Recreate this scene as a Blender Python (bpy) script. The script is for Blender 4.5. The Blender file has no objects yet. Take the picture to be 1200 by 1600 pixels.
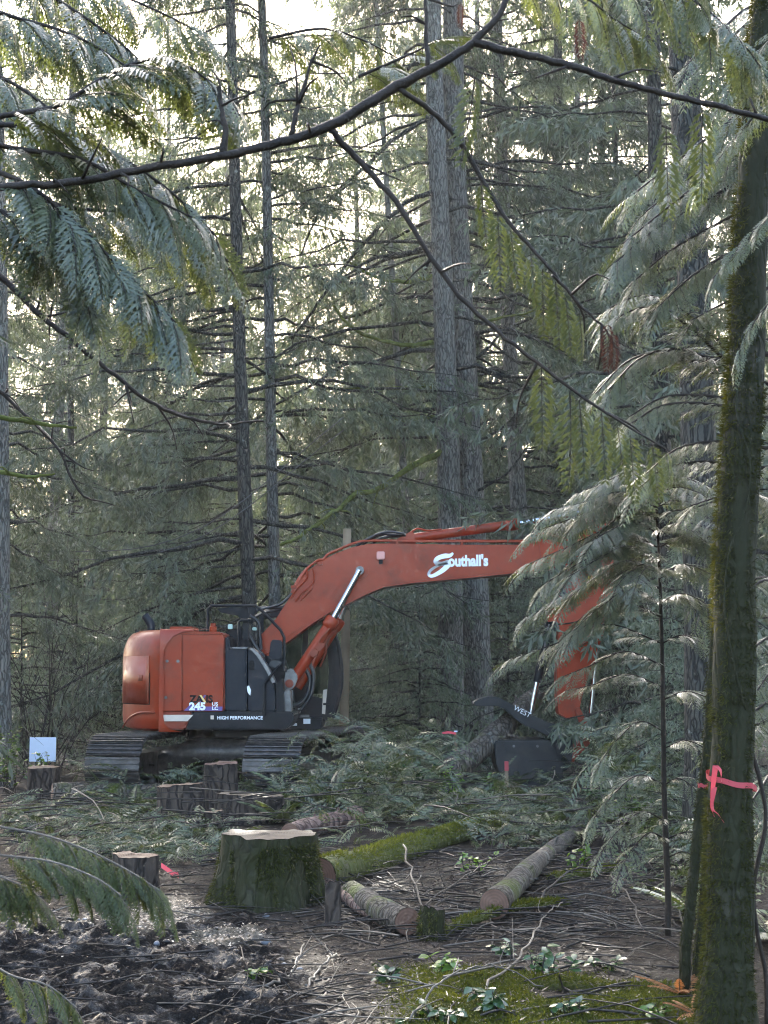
import bpy, bmesh, math, random
import numpy as np
from mathutils import Vector, Matrix

random.seed(11)
RNG = np.random.default_rng(11)
R = math.radians
scene = bpy.context.scene
COL = scene.collection

# ------------------------------------------------------------------ camera, sky, sun, exposure
CAM_Z = 1.8
PITCH = R(5.9)
F = 2400.0                       # focal length in photo pixels (1200 x 1600)
cam_data = bpy.data.cameras.new('camera')
cam = bpy.data.objects.new('camera', cam_data)
COL.objects.link(cam)
cam.location = (0, 0, CAM_Z)
cam.rotation_euler = (R(90) + PITCH, 0, 0)
cam_data.sensor_fit = 'VERTICAL'
cam_data.sensor_height = 36.0
cam_data.lens = 36.0 * F / 1600.0
cam_data.clip_start = 0.05
cam_data.clip_end = 2000
cam_data.dof.use_dof = True
cam_data.dof.focus_distance = 19.0
cam_data.dof.aperture_fstop = 15.0
scene.camera = cam

SUN_EL, SUN_AZ = 23.0, -4.5       # azimuth measured from +Y towards +X
world = bpy.data.worlds.new('World')
scene.world = world
world.use_nodes = True
wn = world.node_tree
bgn = wn.nodes['Background']
sky = wn.nodes.new('ShaderNodeTexSky')
sky.sky_type = 'NISHITA'
sky.sun_disc = False
sky.sun_elevation = R(SUN_EL)
sky.sun_rotation = R(SUN_AZ)
sky.air_density = 0.9
sky.dust_density = 4.5
sky.ozone_density = 1.0
wn.links.new(sky.outputs['Color'], bgn.inputs['Color'])
bgn.inputs['Strength'].default_value = 0.15

sl = bpy.data.lights.new('sun', 'SUN')
sl.energy = 4.0
sl.angle = R(0.6)
sl.color = (1.0, 0.94, 0.84)
sun = bpy.data.objects.new('sun', sl)
COL.objects.link(sun)
sdir = Vector((math.sin(R(SUN_AZ)) * math.cos(R(SUN_EL)), math.cos(R(SUN_AZ)) * math.cos(R(SUN_EL)), math.sin(R(SUN_EL))))
sun.rotation_euler = sdir.to_track_quat('Z', 'Y').to_euler()
sun.location = sdir * 50

scene.view_settings.view_transform = 'Standard'
scene.view_settings.look = 'None'
scene.view_settings.gamma = 1.0
scene.view_settings.use_curve_mapping = False
scene.view_settings.exposure = 3.6
scene.cycles.use_denoising = True
scene.cycles.filter_width = 1.1
scene.cycles.max_bounces = 5
scene.cycles.diffuse_bounces = 3
scene.cycles.glossy_bounces = 2
scene.cycles.transmission_bounces = 4
scene.cycles.transparent_max_bounces = 8
scene.cycles.adaptive_threshold = 0.015
scene.cycles.caustics_reflective = False
scene.cycles.caustics_refractive = False
scene.cycles.sample_clamp_direct = 1.0
scene.cycles.sample_clamp_indirect = 0.4
scene.cycles.volume_bounces = 0

# ------------------------------------------------------------------ helpers
CP, SP = math.cos(PITCH), math.sin(PITCH)
def P(px, py, Y):
    """world point seen at photo pixel (px, py) on the plane y = Y"""
    u = (px - 600) / F; v = (800 - py) / F
    dy = CP - v * SP; dz = SP + v * CP
    k = Y / dy
    return Vector((u * k, Y, CAM_Z + dz * k))

def vnoise(x, y, seed=0):
    x = np.asarray(x, float); y = np.asarray(y, float)
    xi = np.floor(x).astype(np.int64); yi = np.floor(y).astype(np.int64)
    xf = x - xi; yf = y - yi
    xf = xf * xf * (3 - 2 * xf); yf = yf * yf * (3 - 2 * yf)
    def h(a, b):
        n = (a * 374761393 + b * 668265263 + seed * 974634777) & 0x7fffffff
        n = ((n ^ (n >> 13)) * 1274126177) & 0x7fffffff
        return ((n ^ (n >> 16)) & 0xffff) / 65535.0
    a = h(xi, yi); b = h(xi + 1, yi); c = h(xi, yi + 1); d = h(xi + 1, yi + 1)
    return (a * (1 - xf) + b * xf) * (1 - yf) + (c * (1 - xf) + d * xf) * yf
def fbm(x, y, o=4, seed=0):
    s = 0; a = 0.5
    for i in range(o):
        s = s + a * vnoise(x * 2**i, y * 2**i, seed + i * 17); a *= 0.5
    return s / (1 - 0.5**o)
def sstep(a, b, x):
    t = np.clip((np.asarray(x, float) - a) / (b - a), 0, 1)
    return t * t * (3 - 2 * t)

def mud_mask(x, y):
    x = np.asarray(x, float); y = np.asarray(y, float)
    edge = -0.28 - 0.16 * (y - 8) + 0.35 * (fbm(x * 1.3, y * 1.3, 3, 5) - 0.5)
    return (1 - sstep(edge - 0.25, edge + 0.2, x)) * (1 - sstep(11.6, 12.8, y + 0.8 * fbm(x, y, 2, 9)))
def moss_mask(x, y):
    x = np.asarray(x, float); y = np.asarray(y, float)
    m = sstep(-0.1, 0.35, x) * (1 - sstep(1.45, 1.9, x)) * (1 - sstep(9.0, 9.8, y + 0.25 * x))
    return m * sstep(0.30, 0.45, fbm(x * 2.2 + 3, y * 2.2, 3, 21))
def saw_mask(x, y):
    d = ((np.asarray(x, float) + 1.7) / 0.42)**2 + ((np.asarray(y, float) - 11.7) / 0.7)**2
    d2 = ((np.asarray(x, float) + 1.1) / 0.3)**2 + ((np.asarray(y, float) - 10.8) / 0.5)**2
    return sstep(1.2, 0.3, np.minimum(d, d2) + 0.9 * (fbm(x * 5, y * 5, 3, 33) - 0.5))
def gh(x, y):
    x = np.asarray(x, float); y = np.asarray(y, float)
    h = 0.16 * (fbm(x * 0.35, y * 0.35, 2, 3) - 0.5)
    h = h + 0.05 * (fbm(x * 1.4, y * 1.4, 3, 4) - 0.5)
    m = mud_mask(x, y)
    clod = fbm(x * 5.5, y * 5.5, 3, 8)
    h = h + m * (0.16 * np.abs(clod - 0.5) + 0.045 * sstep(.4, .6, fbm(x * 8, y * 8, 3, 12)) + 0.07 * np.abs(fbm(x * 19, y * 19, 3, 13) - 0.5) + 0.03 * (fbm(x * 34, y * 34, 2, 15) - 0.5) - 0.05)
    la = sstep(0.5, 0.36, np.abs(x + 1.95 + 0.1 * (y - 10))) * sstep(9.0, 9.4, y) * sstep(11.2, 10.8, y)
    lb = sstep(0.6, 0.45, np.abs(x + 0.85 + 0.1 * (y - 8))) * sstep(8.9, 8.5, y)
    lane = np.maximum(la, lb) * m * sstep(0.35, 0.5, fbm(x * 1.8, y * 1.8, 2, 61))
    rid = 0.5 + 0.5 * np.sin((y + 0.18 * x) / 0.17 * 2 * math.pi)
    h = h * (1 - 0.6 * lane) + lane * (0.05 * rid**2 - 0.03 + 0.012 * (fbm(x * 25, y * 25, 2, 16) - .5))
    h = h + moss_mask(x, y) * 0.05 * fbm(x * 4, y * 4, 2, 40)
    h = h + 0.02 * (fbm(x * 9, y * 9, 2, 14) - 0.5) * (1 - m)
    h = h + 0.10 * sstep(12, 15, y) * sstep(24, 20, y) * fbm(x * .7, y * .7, 2, 77)
    return h
_gx = np.arange(-14, 14.01, 0.05); _gy = np.arange(2, 48.01, 0.05)
_GH = gh(*np.meshgrid(_gx, _gy))
def ghs(x, y):
    if not (-13.9 < x < 13.9 and 2.1 < y < 47.9): return float(gh(np.array([x]), np.array([y]))[0])
    i = (x + 14) / 0.05; j = (y - 2) / 0.05; a = int(i); b = int(j); i -= a; j -= b
    return float((_GH[b, a] * (1 - i) + _GH[b, a + 1] * i) * (1 - j) + (_GH[b + 1, a] * (1 - i) + _GH[b + 1, a + 1] * i) * j)
def G(px, py):
    """ground point under a photo pixel"""
    z = 0.0
    for _ in range(4):
        u = (px - 600) / F; v = (800 - py) / F
        dy = CP - v * SP; dz = SP + v * CP
        k = (z - CAM_Z) / dz
        X, Y = u * k, dy * k
        z = ghs(X, Y)
    return Vector((X, Y, z))

class MB:
    """collects polygons; build() links them as one mesh object"""
    def __init__(self): self.v = []; self.q = []; self.t = []; self.qm = []; self.tm = []; self.n = 0
    def add(self, V, quads=None, tris=None, m=0):
        V = np.asarray(V, float).reshape(-1, 3)
        if quads is not None and len(quads):
            q = np.asarray(quads, np.int64).reshape(-1, 4) + self.n
            self.q.append(q); self.qm.append(np.full(len(q), m))
        if tris is not None and len(tris):
            t = np.asarray(tris, np.int64).reshape(-1, 3) + self.n
            self.t.append(t); self.tm.append(np.full(len(t), m))
        self.v.append(V); self.n += len(V)
    def mesh(self, name, mats, origin=(0, 0, 0), smooth=False):
        V = np.concatenate(self.v) - np.asarray(origin, float)
        q = np.concatenate(self.q) if self.q else np.zeros((0, 4), np.int64)
        t = np.concatenate(self.t) if self.t else np.zeros((0, 3), np.int64)
        mi = np.concatenate(self.qm + self.tm) if (self.q or self.t) else np.zeros(0)
        me = bpy.data.meshes.new(name)
        me.vertices.add(len(V)); me.vertices.foreach_set('co', V.ravel())
        nl = len(q) * 4 + len(t) * 3
        me.loops.add(nl)
        me.loops.foreach_set('vertex_index', np.concatenate([q.ravel(), t.ravel()]).astype(np.int32))
        me.polygons.add(len(q) + len(t))
        st = np.concatenate([np.arange(len(q)) * 4, len(q) * 4 + np.arange(len(t)) * 3]).astype(np.int32)
        me.polygons.foreach_set('loop_start', st)
        me.polygons.foreach_set('material_index', mi.astype(np.int32))
        if smooth: me.polygons.foreach_set('use_smooth', np.ones(len(st), bool))
        for m in (mats if isinstance(mats, (list, tuple)) else [mats]): me.materials.append(m)
        me.update(calc_edges=True)
        return me
    def build(self, name, mats, parent=None, smooth=False):
        o = parent_origin(parent)
        return link(name, self.mesh(name, mats, o, smooth), parent)
def parent_origin(p):
    o = Vector((0, 0, 0))
    while p is not None: o = o + p.location; p = p.parent
    return o
def link(name, me, parent=None):
    ob = bpy.data.objects.new(name, me); COL.objects.link(ob)
    if parent is not None: ob.parent = parent
    return ob
def thing(name, label, cat, loc, group=None, lab=True):
    o = bpy.data.objects.new(name, None); COL.objects.link(o)
    o.empty_display_size = 0.1
    o.location = loc; o['label'] = label; o['category'] = cat
    if group: o['group'] = group
    return o
def tag(o, label, cat=None, group=None, kind=None):
    o['label'] = label
    if cat: o['category'] = cat
    if group: o['group'] = group
    if kind: o['kind'] = kind
    return o

_QC = {}
def tube_arrays(pts, rad, sides=6, cap=True, noise=0.0, seed=0, twist=0.0):
    pts = np.array([tuple(p) for p in pts] if not isinstance(pts, np.ndarray) else pts, float); n = len(pts)
    rad = np.broadcast_to(np.asarray(rad, float), (n,)) if np.ndim(rad) else np.full(n, float(rad))
    d = np.empty_like(pts); d[1:-1] = pts[2:] - pts[:-2]; d[0] = pts[1] - pts[0]; d[-1] = pts[-1] - pts[-2]
    d /= np.sqrt((d * d).sum(1))[:, None] + 1e-12
    ref = (0.0, 0.0, 1.0) if abs(d[0][2]) < 0.9 else (1.0, 0.0, 0.0)
    u = Vector(d[0]).cross(ref).normalized()
    U = []
    for i in range(n):
        di = Vector(d[i]); u = u - di * u.dot(di); u.normalize(); U.append((u.x, u.y, u.z))
    U = np.array(U); W = np.cross(d, U)
    a = np.linspace(0, 2 * math.pi, sides, endpoint=False)
    rr = rad[:, None]
    if noise: rr = rr * (1 + noise * np.random.default_rng(seed).uniform(-1, 1, (n, sides)))
    V = (pts[:, None, :] + (np.cos(a)[None, :, None] * U[:, None, :] + np.sin(a)[None, :, None] * W[:, None, :]) * (rr[..., None] if noise else rr[:, :, None])).reshape(-1, 3)
    key = (n, sides)
    if key not in _QC:
        q = []
        for i in range(n - 1):
            for k in range(sides):
                k2 = (k + 1) % sides
                q.append((i * sides + k, i * sides + k2, (i + 1) * sides + k2, (i + 1) * sides + k))
        _QC[key] = np.array(q)
    q = _QC[key]
    t = []
    if cap:
        V = np.concatenate([V, pts[:1], pts[-1:]])
        c0, c1 = n * sides, n * sides + 1
        for k in range(sides):
            k2 = (k + 1) % sides
            t.append((c0, k2, k)); t.append((c1, (n - 1) * sides + k, (n - 1) * sides + k2))
    return V, q, t
def tube(mb, pts, rad, sides=6, m=0, **kw):
    V, q, t = tube_arrays(pts, rad, sides, **kw); mb.add(V, q, t, m)
def smooth_path(pts, n=24):
    """Catmull-Rom through points"""
    p = np.asarray([tuple(x) for x in pts], float)
    p = np.concatenate([[2 * p[0] - p[1]], p, [2 * p[-1] - p[-2]]])
    seg = len(p) - 3
    out = []
    for i in range(n):
        s = i / (n - 1) * seg; k = min(int(s), seg - 1); t = s - k
        a, b, c, d = p[k], p[k + 1], p[k + 2], p[k + 3]
        out.append(0.5 * (2 * b + (c - a) * t + (2 * a - 5 * b + 4 * c - d) * t * t + (3 * b - a - 3 * c + d) * t**3))
    return np.array(out)

def unit(a): return a / (np.linalg.norm(a, axis=-1, keepdims=True) + 1e-12)
def kites(mb, base, d, side, L, W, m=0, bend=None):
    """leaf-shaped quads: base Nx3, direction, side, length and width arrays"""
    base = np.asarray(base, float); n = len(base)
    L = np.broadcast_to(L, (n,))[:, None]; W = np.broadcast_to(W, (n,))[:, None]
    v0 = base; mid = base + d * L * 0.45; v2 = base + d * L
    if bend is not None: v2 = v2 + bend
    V = np.stack([v0, mid + side * W * 0.5, v2, mid - side * W * 0.5], 1).reshape(-1, 3)
    mb.add(V, np.arange(n * 4).reshape(n, 4), None, m)

# ------------------------------------------------------------------ materials
def nt(name):
    m = bpy.data.materials.new(name); m.use_nodes = True
    t = m.node_tree; b = t.nodes['Principled BSDF']
    return m, t, b
def nd(t, typ, **kw):
    n = t.nodes.new(typ)
    for k, v in kw.items(): setattr(n, k, v)
    return n
def ramp(t, fac, stops):
    r = nd(t, 'ShaderNodeValToRGB')
    e = r.color_ramp.elements
    while len(e) < len(stops): e.new(0.5)
    for el, (p, c) in zip(e, stops):
        el.position = p; el.color = (c[0], c[1], c[2], 1) if not np.isscalar(c) else (c, c, c, 1)
    t.links.new(fac, r.inputs['Fac'])
    return r.outputs['Color']
def noise(t, scale, detail=4, rough=0.6, stretch=None, coord='Object'):
    tc = nd(t, 'ShaderNodeTexCoord'); out = tc.outputs[coord]
    if stretch:
        mp = nd(t, 'ShaderNodeMapping'); mp.inputs['Scale'].default_value = stretch
        t.links.new(out, mp.inputs['Vector']); out = mp.outputs['Vector']
    n = nd(t, 'ShaderNodeTexNoise'); n.inputs['Scale'].default_value = scale
    n.inputs['Detail'].default_value = detail; n.inputs['Roughness'].default_value = rough
    t.links.new(out, n.inputs['Vector'])
    return n.outputs['Fac']
def bump(t, b, h, strength=0.5, dist=0.02):
    bp = nd(t, 'ShaderNodeBump'); bp.inputs['Strength'].default_value = strength; bp.inputs['Distance'].default_value = dist
    t.links.new(h, bp.inputs['Height']); t.links.new(bp.outputs['Normal'], b.inputs['Normal'])
def mixc(t, fac, a, b, mode='MIX'):
    m = nd(t, 'ShaderNodeMix', data_type='RGBA', blend_type=mode)
    for s, v in (('Factor', fac),):
        if hasattr(v, 'links') or isinstance(v, bpy.types.NodeSocket): t.links.new(v, m.inputs[0])
        else: m.inputs[0].default_value = v
    for idx, v in ((6, a), (7, b)):
        if isinstance(v, bpy.types.NodeSocket): t.links.new(v, m.inputs[idx])
        else: m.inputs[idx].default_value = (v[0], v[1], v[2], 1)
    return m.outputs[2]
def plain(name, c, rough=0.5, metal=0.0, spec=0.5, var=0.15, scale=6.0, dirt=None, bumpy=0.0):
    m, t, b = nt(name)
    f = noise(t, scale, 5)
    lo = tuple(x * (1 - var) for x in c); hi = tuple(min(1, x * (1 + var)) for x in c)
    colr = ramp(t, f, [(0.3, lo), (0.7, hi)])
    if dirt:
        f2 = noise(t, 2.3, 8, 0.7)
        msk = ramp(t, f2, [(0.5, 0.0), (0.72, dirt[3])])
        colr = mixc(t, msk, colr, dirt[:3])
        rr = ramp(t, f2, [(0.45, rough), (0.75, min(1, rough + 0.35))])
        t.links.new(rr, b.inputs['Roughness'])
    else: b.inputs['Roughness'].default_value = rough
    t.links.new(colr, b.inputs['Base Color'])
    b.inputs['Metallic'].default_value = metal
    b.inputs['Specular IOR Level'].default_value = spec
    if bumpy: bump(t, b, noise(t, scale * 6, 4), bumpy, 0.01)
    return m
def leafmat(name, c1, c2, rough=0.45, spec=0.5, trans=0.35, tint=(1.0, 1.1, 0.5), coat=0.0):
    m, t, b = nt(name)
    g = nd(t, 'ShaderNodeNewGeometry')
    oi = nd(t, 'ShaderNodeObjectInfo')
    f = noise(t, 0.7, 3)
    ad = nd(t, 'ShaderNodeMath', operation='ADD'); t.links.new(g.outputs['Random Per Island'], ad.inputs[0]); t.links.new(f, ad.inputs[1])
    ml = nd(t, 'ShaderNodeMath', operation='MULTIPLY'); ml.inputs[1].default_value = 0.5; t.links.new(ad.outputs[0], ml.inputs[0])
    colr = ramp(t, ml.outputs[0], [(0.2, c1), (0.8, c2)])
    hs = nd(t, 'ShaderNodeHueSaturation')
    mr = nd(t, 'ShaderNodeMapRange'); mr.inputs['To Min'].default_value = 0.7; mr.inputs['To Max'].default_value = 1.4
    t.links.new(oi.outputs['Random'], mr.inputs['Value']); t.links.new(mr.outputs[0], hs.inputs['Value'])
    t.links.new(colr, hs.inputs['Color']); colr = hs.outputs['Color']
    t.links.new(colr, b.inputs['Base Color'])
    b.inputs['Roughness'].default_value = rough
    b.inputs['Specular IOR Level'].default_value = spec
    if coat: b.inputs['Coat Weight'].default_value = coat; b.inputs['Coat Roughness'].default_value = 0.22
    if trans > 0:
        tr = nd(t, 'ShaderNodeBsdfTranslucent')
        t.links.new(mixc(t, 1.0, colr, tint, 'MULTIPLY'), tr.inputs['Color'])
        mx = nd(t, 'ShaderNodeMixShader'); mx.inputs[0].default_value = trans
        t.links.new(b.outputs[0], mx.inputs[1]); t.links.new(tr.outputs[0], mx.inputs[2])
        t.links.new(mx.outputs[0], t.nodes['Material Output'].inputs['Surface'])
    return m
def barkmat(name, c1, c2, lichen=0.0, moss=0.0, scale=7.0, mosscol=(0.085, 0.10, 0.02), strength=0.9, vert=0.14):
    m, t, b = nt(name)
    f = noise(t, scale * 2.2, 6, 0.7, (1, 1, vert))
    v = nd(t, 'ShaderNodeTexVoronoi', feature='DISTANCE_TO_EDGE'); v.inputs['Scale'].default_value = scale * 2
    tc = nd(t, 'ShaderNodeTexCoord'); mp = nd(t, 'ShaderNodeMapping'); mp.inputs['Scale'].default_value = (1, 1, vert)
    wob = nd(t, 'ShaderNodeTexNoise'); wob.inputs['Scale'].default_value = 5
    t.links.new(tc.outputs['Object'], wob.inputs['Vector'])
    va = nd(t, 'ShaderNodeVectorMath', operation='MULTIPLY_ADD'); va.inputs[1].default_value = (0.12, 0.12, 0.3)
    t.links.new(wob.outputs['Color'], va.inputs[0]); t.links.new(tc.outputs['Object'], va.inputs[2])
    t.links.new(va.outputs[0], mp.inputs['Vector']); t.links.new(mp.outputs['Vector'], v.inputs['Vector'])
    cr = ramp(t, v.outputs['Distance'], [(0.0, 0.0), (0.18, 1.0)])
    ml = nd(t, 'ShaderNodeMath', operation='MULTIPLY'); t.links.new(cr, ml.inputs[0]); t.links.new(f, ml.inputs[1])
    colr = ramp(t, ml.outputs[0], [(0.05, c1), (0.6, c2)])
    if lichen:
        lf = noise(t, 5.0, 8, 0.75)
        colr = mixc(t, ramp(t, lf, [(0.62 - 0.1 * lichen, 0.0), (0.70, 0.75)]), colr, (0.30, 0.33, 0.29))
    if moss:
        mf = noise(t, 2.2, 6, 0.7)
        colr = mixc(t, ramp(t, mf, [(0.62 - 0.4 * moss, 0.0), (0.78 - 0.4 * moss, 0.95)]), colr, mosscol)
    t.links.new(colr, b.inputs['Base Color'])
    b.inputs['Roughness'].default_value = 0.85
    b.inputs['Specular IOR Level'].default_value = 0.25
    bump(t, b, ml.outputs[0], strength, 0.04)
    return m

M = {}
M['orange'] = plain('orange_paint', (0.27, 0.03, 0.006), 0.3, 0.0, 0.22, var=0.1, dirt=(0.085, 0.04, 0.024, 0.6))
M['orange_dull'] = plain('orange_dull_paint', (0.20, 0.034, 0.014), 0.5, 0.0, 0.25, var=0.15, dirt=(0.10, 0.055, 0.035, 0.7))
_ob = M['orange'].node_tree.nodes['Principled BSDF']; _ob.inputs['Coat Weight'].default_value = 0.1; _ob.inputs['Coat Roughness'].default_value = 0.12
M['black'] = plain('black_paint', (0.006, 0.006, 0.007), 0.42, 0.0, 0.2, var=0.2, dirt=(0.05, 0.045, 0.04, 0.5))
M['navy'] = plain('dark_panel_paint', (0.008, 0.0095, 0.0135), 0.4, 0.0, 0.22, var=0.15, dirt=(0.06, 0.055, 0.05, 0.4))
M['rubber'] = plain('rubber_hose', (0.012, 0.012, 0.013), 0.42, var=0.2)
M['chrome'] = plain('chrome_rod', (0.55, 0.57, 0.6), 0.18, 1.0, var=0.05)
M['steel'] = plain('worn_steel', (0.16, 0.155, 0.15), 0.42, 0.8, var=0.35, scale=9, dirt=(0.06, 0.05, 0.04, 0.9))
M['track'] = plain('muddy_track_steel', (0.07, 0.062, 0.058), 0.28, 0.5, var=0.5, scale=14, dirt=(0.035, 0.027, 0.02, 0.8), bumpy=0.3)
M['darksteel'] = plain('dark_bucket_steel', (0.014, 0.0135, 0.013), 0.5, 0.0, 0.35, var=0.3, dirt=(0.07, 0.06, 0.05, 0.6))
M['white'] = plain('white_decal', (0.78, 0.79, 0.80), 0.4, var=0.03)
M['decalblack'] = plain('black_decal', (0.008, 0.008, 0.008), 0.6, 0.0, 0.1, var=0.05)
M['purple'] = plain('purple_decal', (0.10, 0.055, 0.22), 0.4, var=0.05)
M['yellow'] = plain('yellow_decal', (0.75, 0.55, 0.18), 0.4, var=0.05)
M['silver'] = plain('pale_strip_decal', (0.55, 0.47, 0.38), 0.35, var=0.15)
M['lampglass'] = plain('pink_lamp_lens', (0.62, 0.26, 0.22), 0.25, var=0.05)
M['greenlens'] = plain('pale_green_lens', (0.42, 0.58, 0.5), 0.25, var=0.05)
def glassmat():
    m, t, b = nt('cab_glass')
    b.inputs['Base Color'].default_value = (0.75, 0.82, 0.8, 1)
    b.inputs['Roughness'].default_value = 0.03
    tr = nd(t, 'ShaderNodeBsdfTransparent'); tr.inputs['Color'].default_value = (0.62, 0.7, 0.67, 1)
    gl = nd(t, 'ShaderNodeBsdfGlossy'); gl.inputs['Roughness'].default_value = 0.05
    fr = nd(t, 'ShaderNodeFresnel'); fr.inputs['IOR'].default_value = 1.45
    mx = nd(t, 'ShaderNodeMixShader'); t.links.new(fr.outputs[0], mx.inputs[0])
    t.links.new(tr.outputs[0], mx.inputs[1]); t.links.new(gl.outputs[0], mx.inputs[2])
    t.links.new(mx.outputs[0], t.nodes['Material Output'].inputs['Surface'])
    return m
M['glass'] = glassmat()
M['ribbon'] = leafmat('pink_flagging_tape', (0.55, 0.065, 0.08), (0.62, 0.09, 0.11), 0.4, 0.4, 0.3, (1, 0.6, 0.6))
M['board'] = plain('pale_board', (0.62, 0.68, 0.78), 0.5, var=0.05)
M['pole'] = plain('weathered_pole_wood', (0.19, 0.135, 0.08), 0.8, var=0.2, scale=3)
M['wire'] = plain('cable_black', (0.05, 0.05, 0.05), 0.5)
M['bark'] = barkmat('fir_bark', (0.058, 0.053, 0.044), (0.185, 0.175, 0.15), lichen=0.4, scale=11)
M['barkdark'] = barkmat('dark_fir_bark', (0.02, 0.018, 0.014), (0.078, 0.072, 0.058), lichen=0.05, scale=11)
M['barkpale'] = barkmat('pale_alder_bark', (0.08, 0.075, 0.065), (0.22, 0.21, 0.18), lichen=0.9, moss=0.2, scale=4, strength=0.4, vert=0.5)
M['barkmoss'] = barkmat('mossy_bark', (0.018, 0.015, 0.010), (0.07, 0.062, 0.044), lichen=0.35, moss=0.85, strength=0.6, mosscol=(0.018, 0.018, 0.006))
M['stumpbark'] = barkmat('stump_bark', (0.02, 0.015, 0.012), (0.075, 0.055, 0.042), scale=6)
M['stumpmoss'] = barkmat('mossy_stump_bark', (0.02, 0.018, 0.012), (0.06, 0.055, 0.035), moss=0.8, scale=6, mosscol=(0.022, 0.022, 0.006))
M['logbark'] = barkmat('log_bark', (0.045, 0.035, 0.026), (0.14, 0.115, 0.09), lichen=0.5, moss=0.3, scale=8)
M['logred'] = barkmat('red_cedar_log_bark', (0.07, 0.04, 0.03), (0.22, 0.14, 0.11), lichen=0.1, scale=5)
M['logmoss'] = barkmat('mossy_log_bark', (0.05, 0.04, 0.025), (0.15, 0.125, 0.08), moss=0.75, scale=5, mosscol=(0.075, 0.08, 0.018))
M['twig'] = plain('twig_bark', (0.02, 0.015, 0.011), 0.6, 0.0, 0.3, var=0.4, scale=3)
M['twigpale'] = plain('pale_stripped_twig', (0.075, 0.06, 0.045), 0.6, var=0.4, scale=3)
M['limb'] = plain('wet_limb_bark', (0.024, 0.017, 0.012), 0.6, 0.0, 0.2, var=0.4, scale=9, bumpy=0.8)
M['mosslimb'] = plain('moss_covered_limb', (0.095, 0.105, 0.03), 0.9, spec=0.1, var=0.5, scale=14, bumpy=1.0)
def woodmat(name, c1, c2):
    m, t, b = nt(name)
    w = nd(t, 'ShaderNodeTexWave', wave_type='RINGS', rings_direction='SPHERICAL'); w.inputs['Scale'].default_value = 14
    w.inputs['Distortion'].default_value = 2.5; w.inputs['Detail'].default_value = 3
    tc = nd(t, 'ShaderNodeTexCoord'); t.links.new(tc.outputs['Object'], w.inputs['Vector'])
    colr = ramp(t, w.outputs['Fac'], [(0.2, c1), (0.8, c2)])
    f = noise(t, 6, 5)
    colr = mixc(t, ramp(t, f, [(0.45, 0.0), (0.75, 0.6)]), colr, tuple(x * 0.5 for x in c1))
    t.links.new(colr, b.inputs['Base Color']); b.inputs['Roughness'].default_value = 0.7
    return m
M['cut'] = woodmat('fresh_cut_wood', (0.15, 0.085, 0.045), (0.22, 0.135, 0.078))
M['cutred'] = woodmat('red_cut_wood', (0.13, 0.065, 0.04), (0.155, 0.08, 0.05))
M['cutpale'] = woodmat('pale_cut_wood', (0.075, 0.05, 0.028), (0.125, 0.088, 0.052))

M['needle'] = leafmat('fir_needles', (0.055, 0.068, 0.044), (0.125, 0.142, 0.092), 0.5, 0.5, 0.3, (1.0, 1.05, 0.75))
M['needle2'] = leafmat('hemlock_needles', (0.062, 0.078, 0.050), (0.14, 0.158, 0.102), 0.5, 0.5, 0.3, (1.0, 1.05, 0.75))
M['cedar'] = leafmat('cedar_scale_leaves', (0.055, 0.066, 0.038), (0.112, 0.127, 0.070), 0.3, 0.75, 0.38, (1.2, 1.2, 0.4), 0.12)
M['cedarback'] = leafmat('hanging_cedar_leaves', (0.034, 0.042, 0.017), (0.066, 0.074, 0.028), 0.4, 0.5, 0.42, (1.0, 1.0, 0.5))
M['frond'] = leafmat('backlit_frond_leaves', (0.06, 0.075, 0.024), (0.12, 0.14, 0.045), 0.4, 0.5, 0.5, (1.15, 1.1, 0.45))
M['brownleaf'] = leafmat('dead_cedar_spray', (0.03, 0.015, 0.010), (0.055, 0.026, 0.018), 0.5, 0.3, 0.4, (1.2, 0.8, 0.5))
M['slash'] = leafmat('cut_bough_leaves', (0.05, 0.075, 0.034), (0.15, 0.18, 0.075), 0.28, 0.8, 0.35, (1.2, 1.15, 0.4), 0.12)
M['broad'] = leafmat('glossy_broad_leaf', (0.05, 0.10, 0.02), (0.12, 0.19, 0.04), 0.22, 0.7, 0.4, (1.2, 1.25, 0.3))
M['broad2'] = leafmat('dark_glossy_leaf', (0.03, 0.065, 0.025), (0.06, 0.10, 0.04), 0.2, 0.75, 0.25, (1.2, 1.25, 0.3))
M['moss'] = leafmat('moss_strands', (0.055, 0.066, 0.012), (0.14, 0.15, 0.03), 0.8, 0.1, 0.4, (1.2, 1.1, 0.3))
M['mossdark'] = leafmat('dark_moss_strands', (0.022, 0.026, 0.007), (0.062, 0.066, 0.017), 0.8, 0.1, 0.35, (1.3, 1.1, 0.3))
M['mossrimlit'] = leafmat('rimlit_trunk_moss', (0.036, 0.04, 0.011), (0.085, 0.088, 0.023), 0.8, 0.1, 0.4, (1.3, 1.1, 0.3))  # moss colour lightened to carry the sun's rim light on the trunk
M['bracken'] = leafmat('dead_bracken', (0.25, 0.11, 0.045), (0.42, 0.21, 0.09), 0.7, 0.2, 0.4, (1.2, 0.9, 0.6))
M['litter'] = leafmat('ground_litter', (0.010, 0.007, 0.005), (0.065, 0.043, 0.028), 0.6, 0.2, 0.0)
M['chips'] = leafmat('wood_chips', (0.30, 0.21, 0.13), (0.55, 0.44, 0.32), 0.6, 0.4, 0.0)
M['stone'] = plain('wet_stone', (0.13, 0.13, 0.135), 0.4, var=0.4, scale=8)
M['clod'] = plain('wet_mud_clod', (0.02, 0.016, 0.014), 0.45, var=0.4, scale=12, bumpy=0.8)

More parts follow.
